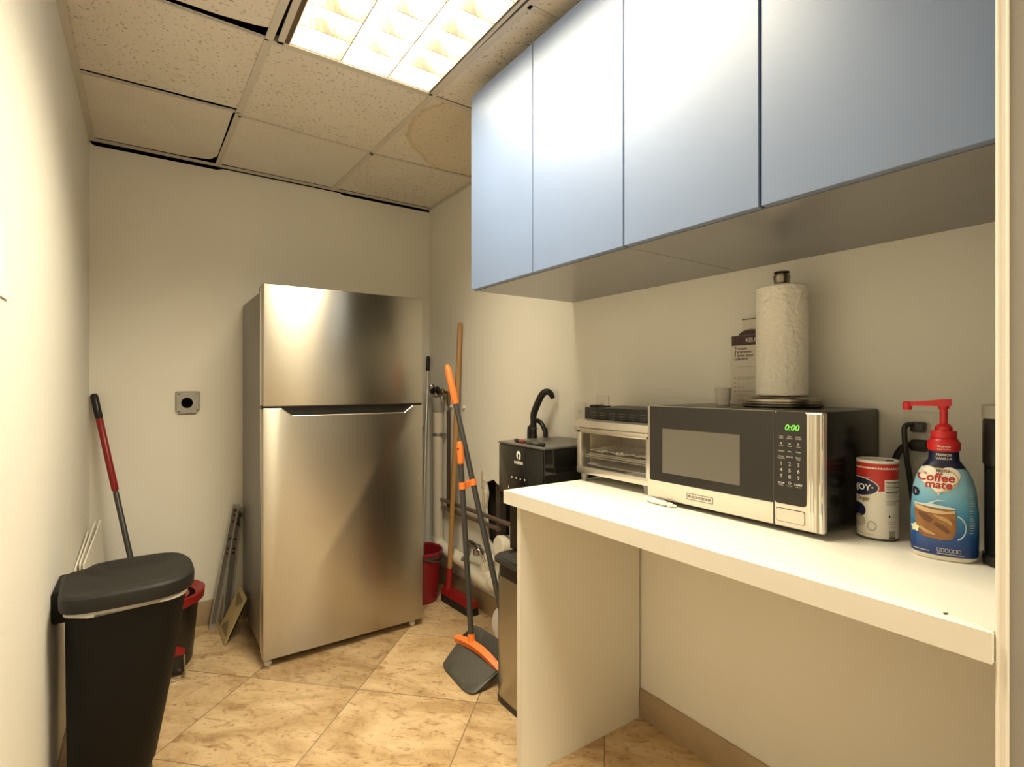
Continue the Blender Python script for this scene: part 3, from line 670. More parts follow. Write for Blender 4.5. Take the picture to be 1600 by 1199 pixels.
MB().text('KEURIG', .0165, faceX(BX, .8990, 1.3565, .0012), align='LEFT', bold=.012).build('band_lettering', LOGOW, bx, smooth=False, recalc=False)
t_ = MB(); FB = faceX(BX, by1-.0095, 0)
for k, l in enumerate(('Trousse', "d'entretien", '3 mois pour', 'cafeti\u00e8re')): t_.text(l, .0125, FB, 0, 1.3345-.0105*k, align='LEFT', bold=.016)
t_.build('title_print', INK, bx, smooth=False, recalc=False)
t_ = MB()
for z in (1.2475, 1.232, 1.219, 1.2070):
    t_.decal(rr2(by1-.0145, z, by1-.0095, z+.005, .002), onX(BX), holes=[rr2(by1-.0137, z+.0008, by1-.0103, z+.0042, .0015)])
t_.build('tick_boxes', INK, bx, smooth=False, recalc=False)
t2 = MB()
for z, ln in ((1.283,.10),(1.252,.075),(1.2485,.07),(1.245,.05),(1.234,.06),(1.221,.03),(1.209,.07),(1.196,.09),(1.181,.04),(1.176,.05)):
    t2.decal(rect(max(by0+.004, by1-.018-ln*.8), z, by1-.018, z+.0014), onX(BX))
t2.build('fine_print', INKG, bx, smooth=False, recalc=False)

# ------------------------------------------------------------------ sugar canister
sx, sy, sr, sh = 1.3385, .503, .039, .171
sg = thing('sugar_canister', 'round red and cream sugar canister right of the microwave', 'canister', (sx, sy, CT))
f0 = atan2(-.352, -.936)       # direction toward the viewer
def CAN(e=.0007):
    return lambda s_, v: (sx+(sr+e)*cos(f0+s_/sr), sy+(sr+e)*sin(f0+s_/sr), CT+v)
MB().lathe([(sr-.001,0),(sr,.001),(sr,sh-.001),(sr-.001,sh),(sr-.002,sh),(sr-.003,sh-.004),(0.001,sh-.005)], (sx,sy,CT), 56).build('tube', CANW, sg)
MB().lathe([(sr+.0002,.0),(sr+.0006,.0015),(sr+.0006,.004),(sr+.0002,.0045)], (sx,sy,CT), 56, cap0=False, cap1=False).build('bottom_rim', GREYP, sg)
MB().lathe([(sr-.0035,sh-.003),(sr-.003,sh+.0015),(sr+.0008,sh+.0015),(sr+.0012,sh-.001),(sr+.0008,sh-.004)], (sx,sy,CT), 56, cap0=False, cap1=False).build('top_rim', WHITE, sg)
MB().box((sx-.006, sy-.030, sh+CT-.004), (sx+.006, sy-.018, sh+CT+.0022)).build('pour_spout', GREYP, sg)
rd_ = MB()
NN = 44
vs = []
for i in range(NN+1):
    u = -.115+.168*i/NN
    vs += [CAN(.0004)(u, .1075-.0035*cos((u+.05)*24)), CAN(.0004)(u, sh-.005)]
rd_.faces(vs, [(2*i, 2*i+2, 2*i+3, 2*i+1) for i in range(NN)])
rd_.build('red_band', CANR, sg, recalc=False)
sc_ = MB().grid(CAN(.0008), -.085, .1545, .050, .1562, 40)
for i in range(26): sc_.decal([(-.080+.005*i, .1562), (-.0755+.005*i, .1562), (-.0778+.005*i, .1588)], CAN(.0008))
sc_.build('scallop_trim', CANW, sg, recalc=False)
MB().grid(CAN(.0008), .013, .072, .058, .1325, 14).build('nutrition_panel', CANW, sg, recalc=False)
MB().decal(ell(-.040, .1135, .0435, .0215, 40), CAN(.0009), 4).build('oval_border', CANW, sg, recalc=False)
MB().decal(ell(-.040, .1135, .0415, .0197, 40), CAN(.0013), 4).build('dark_oval', NAVY, sg, recalc=False)
MB().decal(ell(-.040, .0615, .0185, .0155, 26), CAN(.0009), 3).build('cup_print', NAVY, sg, recalc=False)
MB().text('nJOY', .0185, CAN(.0020), -.0315, .1068, bold=.025).build('brand_lettering', LOGOW, sg, recalc=False)
MB().decal(ell(-.0085, .1135, .0018, .0018, 10), CAN(.0017)).build('brand_dot', LOGOW, sg, recalc=False)
cl = MB().text('Sugar', .0125, CAN(), -.0275, .084, bold=.025)
cl.build('product_lettering', M('brown lettering', (.25,.12,.05), rough=.5), sg, recalc=False)
bl = MB()
bl.text('Nutrition Facts', .0062, CAN(.0014), .016, .1245, align='LEFT', bold=.03)
for z, h in ((.1205,.0006),(.1155,.0016),(.1110,.0008),(.1055,.0022),(.0865,.0012)): bl.decal(rect(.015,z,.052,z+h), CAN(.0014), 3)
bl.build('panel_print', INK, sg, recalc=False)
bl = MB()
bl.decal(rect(.023,.0075,.0245,.022), CAN(.0012)).decal(rect(.026,.0075,.027,.022), CAN(.0012)).decal(rect(.0285,.0075,.031,.022), CAN(.0012)).decal(rect(.0325,.0075,.0335,.022), CAN(.0012)).decal(rect(.0215,.0060,.036,.0085), CAN(.0012), 1)
bl.build('barcode', INK, sg, recalc=False)
MB().decal(ell(.0225,.0535,.0018,.0035,12), CAN(.0012)).build('recycling_mark', INK, sg, recalc=False)
FPM = M('cup print', (.48,.43,.34), rough=.5)
gl = MB()
for z in (.1185,.113,.1035,.101,.098,.095,.092,.0835,.0815,.0795,.0775): gl.decal(rect(.016,z,.042+.006*sin(z*999),z+.0010), CAN(.0014), 2)
for z, a, b in ((.0585,.028,.040),(.0545,.028,.042),(.0515,.028,.041),(.041,.018,.040),(.037,.019,.041),(.030,.021,.040),(.0105,-.05,-.004),(.134,-.043,-.012)): MB().decal(rect(a,z,b,z+.0012), CAN(.0012), 2).build('fine_line', FPM, sg, recalc=False)
gl.build('fine_print', FPM, sg, recalc=False)
MB().decal(ell(-.010,.0300,.009,.011,22), CAN(.0010), 1, holes=[ell(-.010,.030,.0065,.008,18)]).build('cup_handle_print', FPM, sg, recalc=False)
MB().decal(ell(-.038,.038,.016,.014,22), CAN(.0009), 2).build('saucer_print', FPM, sg, recalc=False)

# ------------------------------------------------------------------ creamer bottle
bxx, byy = 1.294, .371
cm = thing('creamer_bottle', 'blue coffee creamer bottle with a red pump on the countertop', 'bottle', (bxx, byy, CT))
nv = Vector((-.961, -.275, 0)); rv = Vector((.275, -.961, 0)); bc = Vector((bxx, byy, CT))
prof = [(0,.0478,.036),(.004,.0505,.038),(.009,.0517,.039),(.02,.0522,.0395),(.05,.0528,.040),(.09,.0525,.040),(.135,.0487,.0375),(.155,.0440,.0345),(.170,.0375,.030),(.181,.0300,.0255),(.190,.0240,.0225),(.2075,.0228,.0222)]
def ab(z):
    for k in range(len(prof)-1):
        z0_, a0, b0 = prof[k]; z1_, a1, b1 = prof[k+1]
        if z <= z1_:
            t = max(0, (z-z0_)/(z1_-z0_)); return a0+(a1-a0)*t, b0+(b1-b0)*t
    return prof[-1][1:]
def bloop(z, g=0., n=48):
    a, b = ab(z); o = []
    for i in range(n):
        t = 2*pi*i/n; e = .86
        cx_ = abs(cos(t))**e*(1 if cos(t) >= 0 else -1); sy_ = abs(sin(t))**e*(1 if sin(t) >= 0 else -1)
        o.append(bc + rv*(a+g)*cx_ + nv*(b+g)*sy_ + Vector((0,0,z)))
    return o
def BOT(e=.0012):
    def f(u, v):
        a, b = ab(v); t = min(.985, abs(u)/a)
        tt = math.acos(t**(1/.86)); k = sin(tt)**.86
        return bc + rv*max(-a*.985, min(a*.985, u)) + nv*(b*k+e) + Vector((0,0,v))
    return f
MB().loft([bloop(z) for z in (0,.004,.009)]).build('base', M('cream bottle plastic', (.74,.68,.55), rough=.4), cm)
slv = MB().loft([bloop(z) for z in (.0093,.02,.035,.05,.07,.09,.11,.125,.135,.145,.155,.163,.170,.176,.181)]).build('label_sleeve', LABELB, cm)
MB().loft([bloop(z, .0004) for z in (.176,.181,.186,.190,.2075)]).build('neck_sleeve', NAVY, cm)
MB().lathe([(.0235,0),(.0262,.003),(.0266,.016),(.0215,.0245),(.020,.025)], (bxx,byy,CT+.2075), 40).build('collar', PRED, cm)
pk = MB().lathe([(.0195,0),(.0207,.001),(.0207,.013),(.0195,.0148)], (bxx,byy,CT+.2325), 40)
pk.lathe([(.0137,0),(.0137,.008),(.0095,.013),(.0062,.0145),(.0062,.042),(.0085,.044),(.0095,.058)], (bxx,byy,CT+.2472), 28)
pk.build('pump', PRED, cm)
sp_ = MB(); a = bc + Vector((0,0,.3000)); left = -rv
loops = []
for s_, wd, h, dz in ((-.012,.0095,.0075,.002),(.0,.0105,.0085,.001),(.02,.008,.0065,.0),(.045,.0062,.0052,-.001),(.058,.0062,.0055,-.002),(.0625,.0055,.005,-.003)):
    c = a + left*s_ + Vector((0,0,dz)); loops.append([c + nv*wd + Vector((0,0,h)), c - nv*wd + Vector((0,0,h)), c - nv*wd - Vector((0,0,h*.7)), c + nv*wd - Vector((0,0,h*.7))])
sp_.loft(loops)
tip = a + left*.0575
sp_.lathe([(.0062,-.0135),(.0078,-.010),(.0082,.002),(.006,.004)], tuple(tip), 16)
sp_.build('pump_spout', PRED, cm)
hp = []
for i in range(60):
    t = 2*pi*i/60; x = 16*sin(t)**3; y = 13*cos(t)-5*cos(2*t)-2*cos(3*t)-cos(4*t)
    hp.append((-.008+x*.00205, .1560+y*.00190))
hp = [(x, min(v, .184)) for x, v in hp]
MB().decal(hp, BOT(.0010), 3).build('heart_print', HEART, slv, recalc=False)
gd = MB()
arc = [( -.008+.0285*cos(t), .1560+.0185*sin(t)) for t in [radians(-50+150*i/20) for i in range(21)]]
arc2 = [( -.008+.0300*cos(t), .1560+.0205*sin(t)) for t in [radians(-50+150*i/20) for i in range(21)]]
gd.decal(arc + arc2[::-1], BOT(.0016), 2)
gd.decal([(-.021,.1295),(-.004,.1325),(.012,.1395),(.0205,.147),(.0185,.144),(.009,.1360),(-.006,.1300)], BOT(.0016), 2)
gd.build('gold_line', GOLD, slv, recalc=False)
MB().text('Coffee', .0215, BOT(.0018), -.013, .1515, bold=.022, shear=.12).text('mate', .0205, BOT(.0018), -.0085, .1385, bold=.022, shear=.12).build('brand_lettering', REDP, slv, recalc=False)
MB().text('NESTL\u00c9', .0062, BOT(.0018), -.001, .1685, bold=.03).build('maker_lettering', INK, slv, recalc=False)
MB().decal(ell(-.0440, .1265, .0068, .0085, 24), BOT(.0014), 1).build('round_badge', NAVY, slv, recalc=False)
MB().text('1', .0095, BOT(.0026), -.0432, .1230, bold=.04).build('badge_number', INKW, slv, recalc=False)
MB().text('FRENCH', .0062, BOT(.0016), .0, .1995, bold=.03).text('VANILLA', .0062, BOT(.0016), .0, .1925, bold=.03).build('flavor_lettering', INKW, slv, recalc=False)
wt = MB()
for k in range(6): wt.decal(rr2(-.0105+.0062*k, .0175, -.0055+.0062*k, .0245, .001), BOT(.0014), 1, holes=[rr2(-.0098+.0062*k, .0182, -.0062+.0062*k, .0238, .0006)])
MB().decal(rect(-.010,.0135,.030,.0147), BOT(.0014), 3).build('fine_line', INKW, slv, recalc=False)
MB().decal(rect(-.047,.0150,-.022,.0163), BOT(.0014), 3).build('fine_line', INKW, slv, recalc=False)
tn = MB()
for k in range(24): tn.decal(rect(.0375-.0045*max(0, (k < 6)*(6-k)/6)*1.6, .163-.0046*k, .0440-.0045*max(0, (k < 6)*(6-k)/6)*2+.0015*sin(k*7.), .1646-.0046*k), BOT(.0012), 1)
tn.build('side_text', M('pale blue print', (.42,.52,.58), rough=.4), slv, recalc=False)
wt.build('nutrition_print', INKW, slv, recalc=False)
MB().text('48 servings', .0048, lambda u, v: bc + rv*(.0268*sin(u/.0268)) + nv*(.0272*cos(u/.0268)) + Vector((0,0,v)), 0, .2165, bold=.03).text('Trans fat free', .0040, lambda u, v: bc + rv*(.0268*sin(u/.0268)) + nv*(.0272*cos(u/.0268)) + Vector((0,0,v)), 0, .2115, bold=.02).build('collar_print', M('pink print', (.75,.5,.46), rough=.5), cm, recalc=False)
# mug print on the sleeve
MB().decal([(-.0455,.103),(.017,.0985),(.0185,.070),(.0175,.054),(.013,.044),(-.002,.0395),(-.030,.0420),(-.0385,.048),(-.0425,.060),(-.045,.085)], BOT(.0013), 3).build('mug_print', COFFEE, slv, recalc=False)
MB().decal([(-.0455,.103),(-.020,.0975),(.004,.0950),(.017,.0985),(.0165,.0925),(-.004,.0890),(-.030,.0905),(-.044,.096)], BOT(.0017), 2).build('foam_print', FOAM, slv, recalc=False)
MB().decal([(-.038,.090),(-.026,.086),(-.016,.078),(-.020,.070),(-.030,.074),(-.039,.083)], BOT(.0017), 2).decal([(-.012,.074),(.000,.068),(.010,.058),(.006,.052),(-.004,.060),(-.016,.068)], BOT(.0017), 2).build('coffee_swirl', M('dark swirl print', (.13,.05,.018), rough=.3), slv, recalc=False)
MB().decal([(-.018,.088),(.002,.084),(.012,.076),(.013,.068),(.004,.075),(-.010,.081)], BOT(.0018), 2).decal([(-.036,.062),(-.026,.056),(-.012,.050),(-.014,.047),(-.028,.050),(-.036,.056)], BOT(.0018), 2).build('coffee_swirl', M('light swirl print', (.50,.30,.12), rough=.3), slv, recalc=False)
mg = MB()
t0 = [radians(-75+150*i/16) for i in range(17)]
mg.decal([(.0165+.0170*cos(t), .066+.0245*sin(t)) for t in t0] + [(.0165+.0150*cos(t), .066+.0215*sin(t)) for t in reversed(t0)], BOT(.0017), 2)
mg.decal([(-.0465,.1055),(-.016,.1075),(.017,.1030),(.0175,.0995),(-.012,.1005),(-.046,.1032)], BOT(.0015), 2)
mg.decal([(-.030,.1045),(-.020,.1060),(-.012,.1130),(.004,.1165),(-.010,.1160),(-.020,.1110)], BOT(.0016), 2)
mg.build('mug_highlight', MUGG, slv, recalc=False)
fw = MB()
for k in range(5):
    t = radians(90+72*k); c = (-.0440, .0560); q = .0062
    fw.decal([(c[0]+q*.5*cos(t)+q*.62*cos(p)*cos(t)-.0026*sin(p)*sin(t), c[1]+q*.6*sin(t)+q*.8*cos(p)*sin(t)+.0036*sin(p)*cos(t)) for p in [2*pi*i/10 for i in range(10)]], BOT(.0020), 1)
fw.build('flower_print', FLOWER, slv, recalc=False)

# coffee maker sliver beside the wall end
ck = thing('coffee_maker', 'black coffee machine with a grey lid at the right end of the counter', 'coffee maker', (1.33, .265, CT))
kx, ky = 1.325, .2755
MB().lathe([(.043,0),(.044,.004),(.044,.018)], (kx,ky,CT), 32).build('base', BLACK, ck)
MB().lathe([(.0415,.018),(.0415,.185)], (kx,ky,CT), 32).build('column', BLACKG, ck)
MB().lathe([(.0415,.1855),(.0435,.190),(.0435,.270),(.042,.2735)], (kx,ky,CT), 32).build('reservoir', BLACK, ck)
MB().lathe([(.042,.274),(.0445,.275),(.0445,.298),(.043,.300),(.005,.301)], (kx,ky,CT), 32).build('lid', M('grey lid', (.36,.33,.28), rough=.45), ck)

# ------------------------------------------------------------------ outlets and cords
def outlet(name, label, yc_, zc_, plugs=False):
    o = thing(name, label, 'outlet', (XR, yc_, zc_))
    MB().box((XR-.006, yc_-.036, zc_-.057), (XR-.0003, yc_+.036, zc_+.057), .002).build('cover_plate', OUTLET, o)
    for dz in (-.021, .021):
        r_ = MB().prism(rr2(yc_-.017, zc_+dz-.014, yc_+.017, zc_+dz+.014, .009), lambda y, z: (XR-.0075, y, z), lambda y, z: (XR-.0055, y, z)).build('receptacle', OUTLET, o)
        sl = MB()
        for dy in (-.006, .006): sl.decal(rect(yc_+dy-.001, zc_+dz-.003, yc_+dy+.001, zc_+dz+.005), onX(XR-.0075))
        sl.decal(ell(yc_, zc_+dz-.008, .0022, .0022, 10), onX(XR-.0075))
        sl.build('slots', INK, r_, smooth=False)
    return o
outlet('wall_outlet', 'cream wall outlet with two plugs behind the creamer pump', .473, 1.108)
outlet('wall_outlet', 'cream wall outlet plate on the wall above the toaster oven', 1.537, 1.128)
outlet('wall_outlet', 'cream wall outlet low on the wall above the black dispenser, by the toaster oven handle', 1.668, 1.096)
c1 = thing('power_plug', 'dark plug in the top socket with its cord hanging straight down', 'plug', (XR-.02, .475, 1.13))
MB().box((XR-.030, .462, 1.118), (XR-.0085, .490, 1.142), .004).build('plug_body', GREYT, c1)
MB().tube([(XR-.030,.485,1.136),(XR-.042,.492,1.134),(XR-.047,.494,1.118),(XR-.045,.490,1.06),(XR-.04,.484,1.0),(XR-.03,.48,.93),(XR-.03,.48,CT+.006)], .0058, 10, sm=4).build('cord', GREYT, c1)
c2 = thing('power_plug', 'black plug in the bottom socket with a cord curving left behind the canister', 'plug', (XR-.02, .472, 1.088))
MB().box((XR-.032, .456, 1.074), (XR-.0085, .489, 1.100), .004).build('plug_body', CORD, c2)
MB().tube([(XR-.025,.487,1.088),(XR-.026,.500,1.084),(XR-.028,.512,1.068),(XR-.03,.520,1.046),(XR-.034,.532,1.030),(XR-.04,.546,1.022),(XR-.05,.5455,1.0),(XR-.06,.545,.93),(XR-.06,.5435,CT+.008)], .0072, 10, sm=4).build('cord', CORD, c2)
tag(MB().tube([(1.44,.24,CT+.003),(1.40,.312,CT+.003),(1.42,.335,CT+.003),(1.46,.33,CT+.003),(1.48,.29,CT+.003)], .0026, 8, sm=4).build('cable', CORD, loc=(1.44,.29,CT)), 'thin black cable lying on the counter behind the coffee machine', 'cable')

# ------------------------------------------------------------------ junction box on the back wall
jb = thing('junction_box', 'square grey metal junction box with a round hole on the back wall', 'junction box', (.1715, YB, 1.1375))
o8 = [(.131,1.083),(.208,1.083),(.2205,1.098),(.2205,1.192),(.122,1.192),(.122,1.094)]
MB().decal(o8, lambda x, z: (x, YB-.008, z), holes=[ell(.169,1.1375,.0255,.0262,28)]).prism(o8, lambda x, z: (x, YB-.0075, z), lambda x, z: (x, YB-.0005, z)).build('cover_plate', GALV, jb, smooth=False)
MB().decal(ell(.169,1.1375,.0258,.0265,28), faceY(YB-.0076, 0, 0, .0002)).build('knockout_hole', BLACKGAP, jb, smooth=False)
rm = MB()
for a, b in (((.122,1.192),(.2205,1.192)), ((.2205,1.192),(.2205,1.098)), ((.122,1.192),(.122,1.094)), ((.131,1.083),(.208,1.083))):
    rm.tube([(a[0],YB-.006,a[1]),(b[0],YB-.006,b[1])], .0025, 6)
rm.build('box_edge', M('dark box edge', (.10,.085,.06), rough=.6, metal=.4), jb)
sw = MB()
for x, z in ((.1335,1.182),(.2105,1.182),(.133,1.094),(.212,1.100)): sw.lathe([(.0035,-.001),(.0035,.001)], (0,0,0), 10, mat=Matrix.Translation((x,YB-.0085,z)) @ Matrix.Rotation(pi/2,4,'X'))
sw.build('corner_screws', BLACK, jb)

# paper on left wall
pp = MB()
cr = [(1.12,1.388),(1.363,1.389),(1.300,1.545),(1.06,1.545)]
pp.prism(cr, lambda y, z: (XL+.0015, y, z), lambda y, z: (XL+.003, y, z))
tag(pp.build('paper_notice', PAPER, loc=(XL, 1.22, 1.39), smooth=False), 'white sheet of paper stuck on the left wall', 'paper')

# ------------------------------------------------------------------ big pedal bin
def binloop(z, xa, xb, ya, yb, r): return rrect((xa+xb)/2, (ya+yb)/2, (xb-xa)/2, (yb-ya)/2, r, z, 8)
bn = thing('trash_bin', 'large black plastic kitchen bin with lid and white liner by the left wall', 'trash bin', (-.05, 1.97, 0))
MB().loft([binloop(0,-.172,.018,1.865,2.07,.05), binloop(.10,-.174,.010,1.855,2.085,.055), binloop(.135,-.180,.024,1.838,2.10,.06), binloop(.35,-.182,.062,1.828,2.12,.065), binloop(.605,-.184,.100,1.82,2.135,.07)]).build('body', BINB, bn)
MB().box((-.216, 1.915, .565), (-.168, 2.09, .655), .008).build('hinge', BINB, bn)
def lidloop(z, g):
    base = [(-.200,1.90),(-.188,1.835),(-.155,1.805),(-.10,1.797),(-.03,1.797),(.03,1.803),(.080,1.825),(.112,1.866),(.124,1.92),(.125,1.99),(.118,2.06),(.098,2.115),(.06,2.145),(.00,2.152),(-.06,2.150),(-.11,2.143),(-.142,2.128),(-.156,2.10),(-.176,2.085),(-.205,2.06),(-.206,1.98)]
    cx_, cy_ = -.035, 1.975; o = []
    n = len(base)
    for i in range(n):
        p0, p1, p2, p3 = [Vector(base[(i+k) % n]) for k in (-1, 0, 1, 2)]
        for t in (0, .5):
            q = .5*((2*p1)+(-p0+p2)*t+(2*p0-5*p1+4*p2-p3)*t*t+(-p0+3*p1-3*p2+p3)*t**3)
            d_ = Vector((cx_-q.x, cy_-q.y)); L_ = d_.length
            o.append(Vector((q.x+d_.x/L_*g, q.y+d_.y/L_*g, z)))
    return o
lid = MB().loft([lidloop(.618,.010), lidloop(.620,.001), lidloop(.645,.0), lidloop(.656,.003), lidloop(.662,.012), lidloop(.660,.035), lidloop(.653,.07), lidloop(.649,.11)])
lid.build('lid', BINL, bn)
lb = []
N = 40
for z, g, wob in ((.6175, .004, 0), (.606, -.004, .0), (.590, -.0045, .010)):
    L_ = binloop(z, -.184, .101, 1.82, 2.135, .07); o = []
    c_ = Vector((-.04, 1.975, 0))
    for i, p in enumerate(L_):
        d_ = (p - Vector((c_.x, c_.y, p.z))).normalized()
        o.append(p - d_*g + Vector((0, 0, (sin(p.x*31)*.5+.5*sin(p.x*75+1))*wob*.45 + (.012+.016*(p.x+.18)/.28*1 - .004 if wob else 0))))
    lb.append(o)
MB().loft(lb, False, False).build('bin_liner', BAG, bn)

# ------------------------------------------------------------------ mop bucket and mop
mb_ = thing('mop_bucket', 'dark oval mop bucket with red wringer behind the black bin', 'mop bucket', (.03, 2.78, 0))
def ol(z, rx, ry, n=40): return [Vector((.03+rx*cos(2*pi*i/n), 2.78+ry*sin(2*pi*i/n), z)) for i in range(n)]
MB().loft([ol(0,.135,.12), ol(.02,.143,.13), ol(.265,.165,.155), ol(.28,.172,.162), ol(.285,.168,.158), ol(.27,.158,.148), ol(.03,.138,.125)]).build('bucket', BLACK, mb_)
def ring(m, z0, z1, r0, r1, a0, a1, n=24):
    loops = []
    for i in range(n+1):
        a = a0+(a1-a0)*i/n
        loops.append([Vector((.03+r*cos(a), 2.78+r*.95*sin(a), z)) for r, z in ((r0,z0),(r1,z0+.012),(r1+.004,z1),(r1-.006,z1+.004),(r0-.012,z1-.02))])
    m.loft(loops); return m
ring(MB(), .268, .315, .165, .187, -1.7, .75).build('red_rim', RED, mb_)
MB().lathe([(.07,.20),(.095,.29),(.11,.30),(.10,.27),(.065,.20)], (.05,2.77,0), 28, cap0=False, cap1=False).build('wringer', RED, mb_)
MB().box((.075, 2.615, .015), (.135, 2.665, .10), .012).build('pedal_arm', BLACK, mb_)
pd = MB().tube([(.085,2.628,.095),(.105,2.618,.112),(.128,2.625,.100)], [.018,.021,.016], 12); pd.build('pedal_pad', RED, mb_)
MB().tube([(.080,2.622,.09),(.078,2.600,.010),(.085,2.588,.006),(.122,2.594,.006),(.132,2.602,.012),(.130,2.622,.09)], .0045, 8, sm=3).build('pedal_wire', CHROME, mb_)
def stick(name, label, cat, a, b, parts):
    a, b = Vector(a), Vector(b); t = thing(name, label, cat, a)
    for nm, t0, t1, r, m in parts:
        p, q = a+(b-a)*t0, a+(b-a)*t1; e = (q-p)*min(.25, r*.6/(q-p).length)
        MB().tube([p, p+e, q-e, q], [r*.72, r, r, r*.72], 14).build(nm, m, t)
    return t
mp_ = stick('spin_mop', 'spin mop with red and black handle leaning in the back left corner', 'mop', (.025, 2.78, .034), (-.199, 3.103, 1.185), (('lower_shaft', .05, .62, .0115, GREYT), ('red_grip', .62, .905, .0142, RED), ('handle_cap', .90, 1, .0155, BLACK)))
MB().lathe([(.085,0),(.09,.02),(.06,.05),(.02,.06)], (.025,2.78,.036), 20).build('mop_head', GREYP, mp_)

# white boards leaning along the left wall, top edges showing over the bin
WB = M('white painted board', (.82,.78,.68), rough=.6, var=.10, vscale=35)
for (P0, P1, bx_, lab) in (((-.2125,2.45,.565),(-.2075,2.91,.600),-.2000,'thinnest white board behind the bin, flat against the left wall'),
                     ((-.2010,2.48,.575),(-.1890,3.01,.618),-.1790,'white board with flaking top edge, middle of the three behind the bin'),
                     ((-.1890,2.46,.575),(-.1730,3.05,.612),-.1560,'widest white board behind the bin, the one nearest the mop bucket')):
    P0, P1 = Vector(P0), Vector(P1); th_ = .0045
    lp = []
    for p in (P0, P0+(P1-P0)*.5, P1):
        q = Vector((bx_+(p.x-P0.x), p.y, 0)); lp.append([p+Vector((th_,0,0)), p-Vector((th_*.2,0,0)), q-Vector((th_*.2,0,0)), q+Vector((th_,0,0))])
    tag(MB().loft(lp).build('board', WB, loc=(bx_, (P0.y+P1.y)/2, 0), smooth=False), lab, 'board', 'white boards behind the bin')

# ------------------------------------------------------------------ drawer slides and vent grille
def slide(a, b, wd, label):
    a, b = Vector(a), Vector(b); d_ = (b-a).normalized(); t = thing('drawer_slide', label, 'drawer slide', a, 'metal drawer slides')
    face_ = Vector((.25,-.97,0)); s1 = d_.cross(face_).normalized(); s2 = s1.cross(d_).normalized()
    if s2.y > 0: s2 = -s2
    def strip(nm, w0, w1, h0, h1, l0, l1, m):
        MB().loft([[p+s1*w0+s2*h0, p+s1*w1+s2*h0, p+s1*w1+s2*h1, p+s1*w0+s2*h1] for p in (a+(b-a)*l0, a+(b-a)*l1)]).build(nm, m, t, smooth=False)
    strip('outer_rail', -wd/2, wd/2, -.001, .001, 0, 1, GALVL); strip('rail_lip', -wd/2, -wd/2+.002, .001, .009, 0, 1, GALVL); strip('rail_lip', wd/2-.002, wd/2, .001, .009, 0, 1, GALVL)
    strip('inner_rail', -wd*.28, wd*.28, .003, .007, .04, .97, STEELD)
    h = MB()
    for u in (.60, .64, .72, .86, .91, .95): 
        p = a+(b-a)*u; h.loft([[p+s1*wd*.16*cos(q)+d_*.006*sin(q)+s2*e for q in [2*pi*i/10 for i in range(10)]] for e in (.0072, .0078)])
    h.build('screw_holes', BLACK, t, smooth=False)
slide((.272,3.045,.002), (.380,3.052,.612), .033, 'metal drawer slide in front, leaning to the side of the refrigerator')
slide((.335,3.083,.002), (.396,3.098,.585), .046, 'darker metal drawer slide behind the other one, beside the refrigerator')
MB_ = MB().box((.392,3.035,.545),(.408,3.060,.565)).box((.386,3.03,.50),(.396,3.05,.545),.003)
tag(MB_.build('slide_latch', BLACK, loc=(.395,3.045,.5)), 'small black plastic latch clipped between the drawer slides', 'latch')
vg = thing('vent_grille', 'yellowed metal floor vent grille leaning against the refrigerator side', 'vent grille', (.305, 2.9, 0))
A0, A1, B1, B0 = Vector((.300,3.005,.004)), Vector((.395,3.005,.206)), Vector((.399,2.825,.196)), Vector((.304,2.808,.004))
nrm = (A1-A0).cross(B0-A0).normalized()
if nrm.x > 0: nrm = -nrm
def GP(u, v): return (A0*(1-u)*(1-v) + B0*u*(1-v) + A1*(1-u)*v + B1*u*v)
slots = []
for k in range(7): slots.append(rect(.15+.1*k, .10, .20+.1*k, .20+.05*(3-abs(3-k))))
for k in range(7): slots.append(rect(.15+.1*k, .80-.05*(3-abs(3-k)), .20+.1*k, .90))
gq = MB()
gq.faces([GP(u,v)+nrm*.003 for u, v in ((0,0),(1,0),(1,1),(0,1))], [(0,1,2,3)]); gq.faces([GP(u,v)-nrm*.001 for u, v in ((0,0),(1,0),(1,1),(0,1))], [(0,1,2,3)])
gq.loft([[GP(u,v)+nrm*.003 for u, v in ((0,0),(1,0),(1,1),(0,1))], [GP(u,v)-nrm*.001 for u, v in ((0,0),(1,0),(1,1),(0,1))]], False, False)
fp_ = gq.build('face_plate', YELLOW, vg, smooth=False)
for q in slots: MB().decal(q, lambda u, v: GP(u,v)+nrm*.0035).build('slot', INK, fp_, smooth=False)  # dark patches stand for the shade inside open slots
MB().loft([[GP(u,v)-nrm*.0015 for u, v in ((.08,.08),(.92,.08),(.92,.92),(.08,.92))], [GP(u,v)-nrm*.014 for u, v in ((.1,.15),(.9,.15),(.9,.80),(.1,.80))]]).build('damper', M('damper shade', (.012,.010,.006), rough=.9, spec=.1), vg, smooth=False)

# ------------------------------------------------------------------ pipes in the right corner (built into the wall)
pv = thing('corner_pipe', 'beige vertical drain pipe with grey top in the back right corner', 'pipe', (1.468, 2.915, 0))
MB().tube([(1.468,2.915,.299),(1.468,2.915,1.06)], .031, 20).build('pipe', PIPEB, pv)
MB().lathe([(.031,0),(.036,.015),(.040,.080),(.034,.090),(.005,.094)], (1.468,2.915,1.06), 24).build('funnel', M('grey pipe wrap', (.42,.39,.34), rough=.7), pv)
MB().lathe([(.0325,0),(.0335,.004),(.0335,.016),(.0325,.02)], (1.468,2.915,.915), 24, cap0=False, cap1=False).box((1.470,2.868,.918),(1.4995,2.884,.932)).build('strap', GALV, pv)
MB().tube([(1.499,2.965,0),(1.499,2.965,1.15)], .007, 8).build('side_conduit', M('grey conduit', (.33,.31,.27), rough=.6), pv)
hp_ = thing('insulated_pipe', 'thick white wrapped pipe running low along the right wall', 'pipe', (1.447, 2.5, .24))
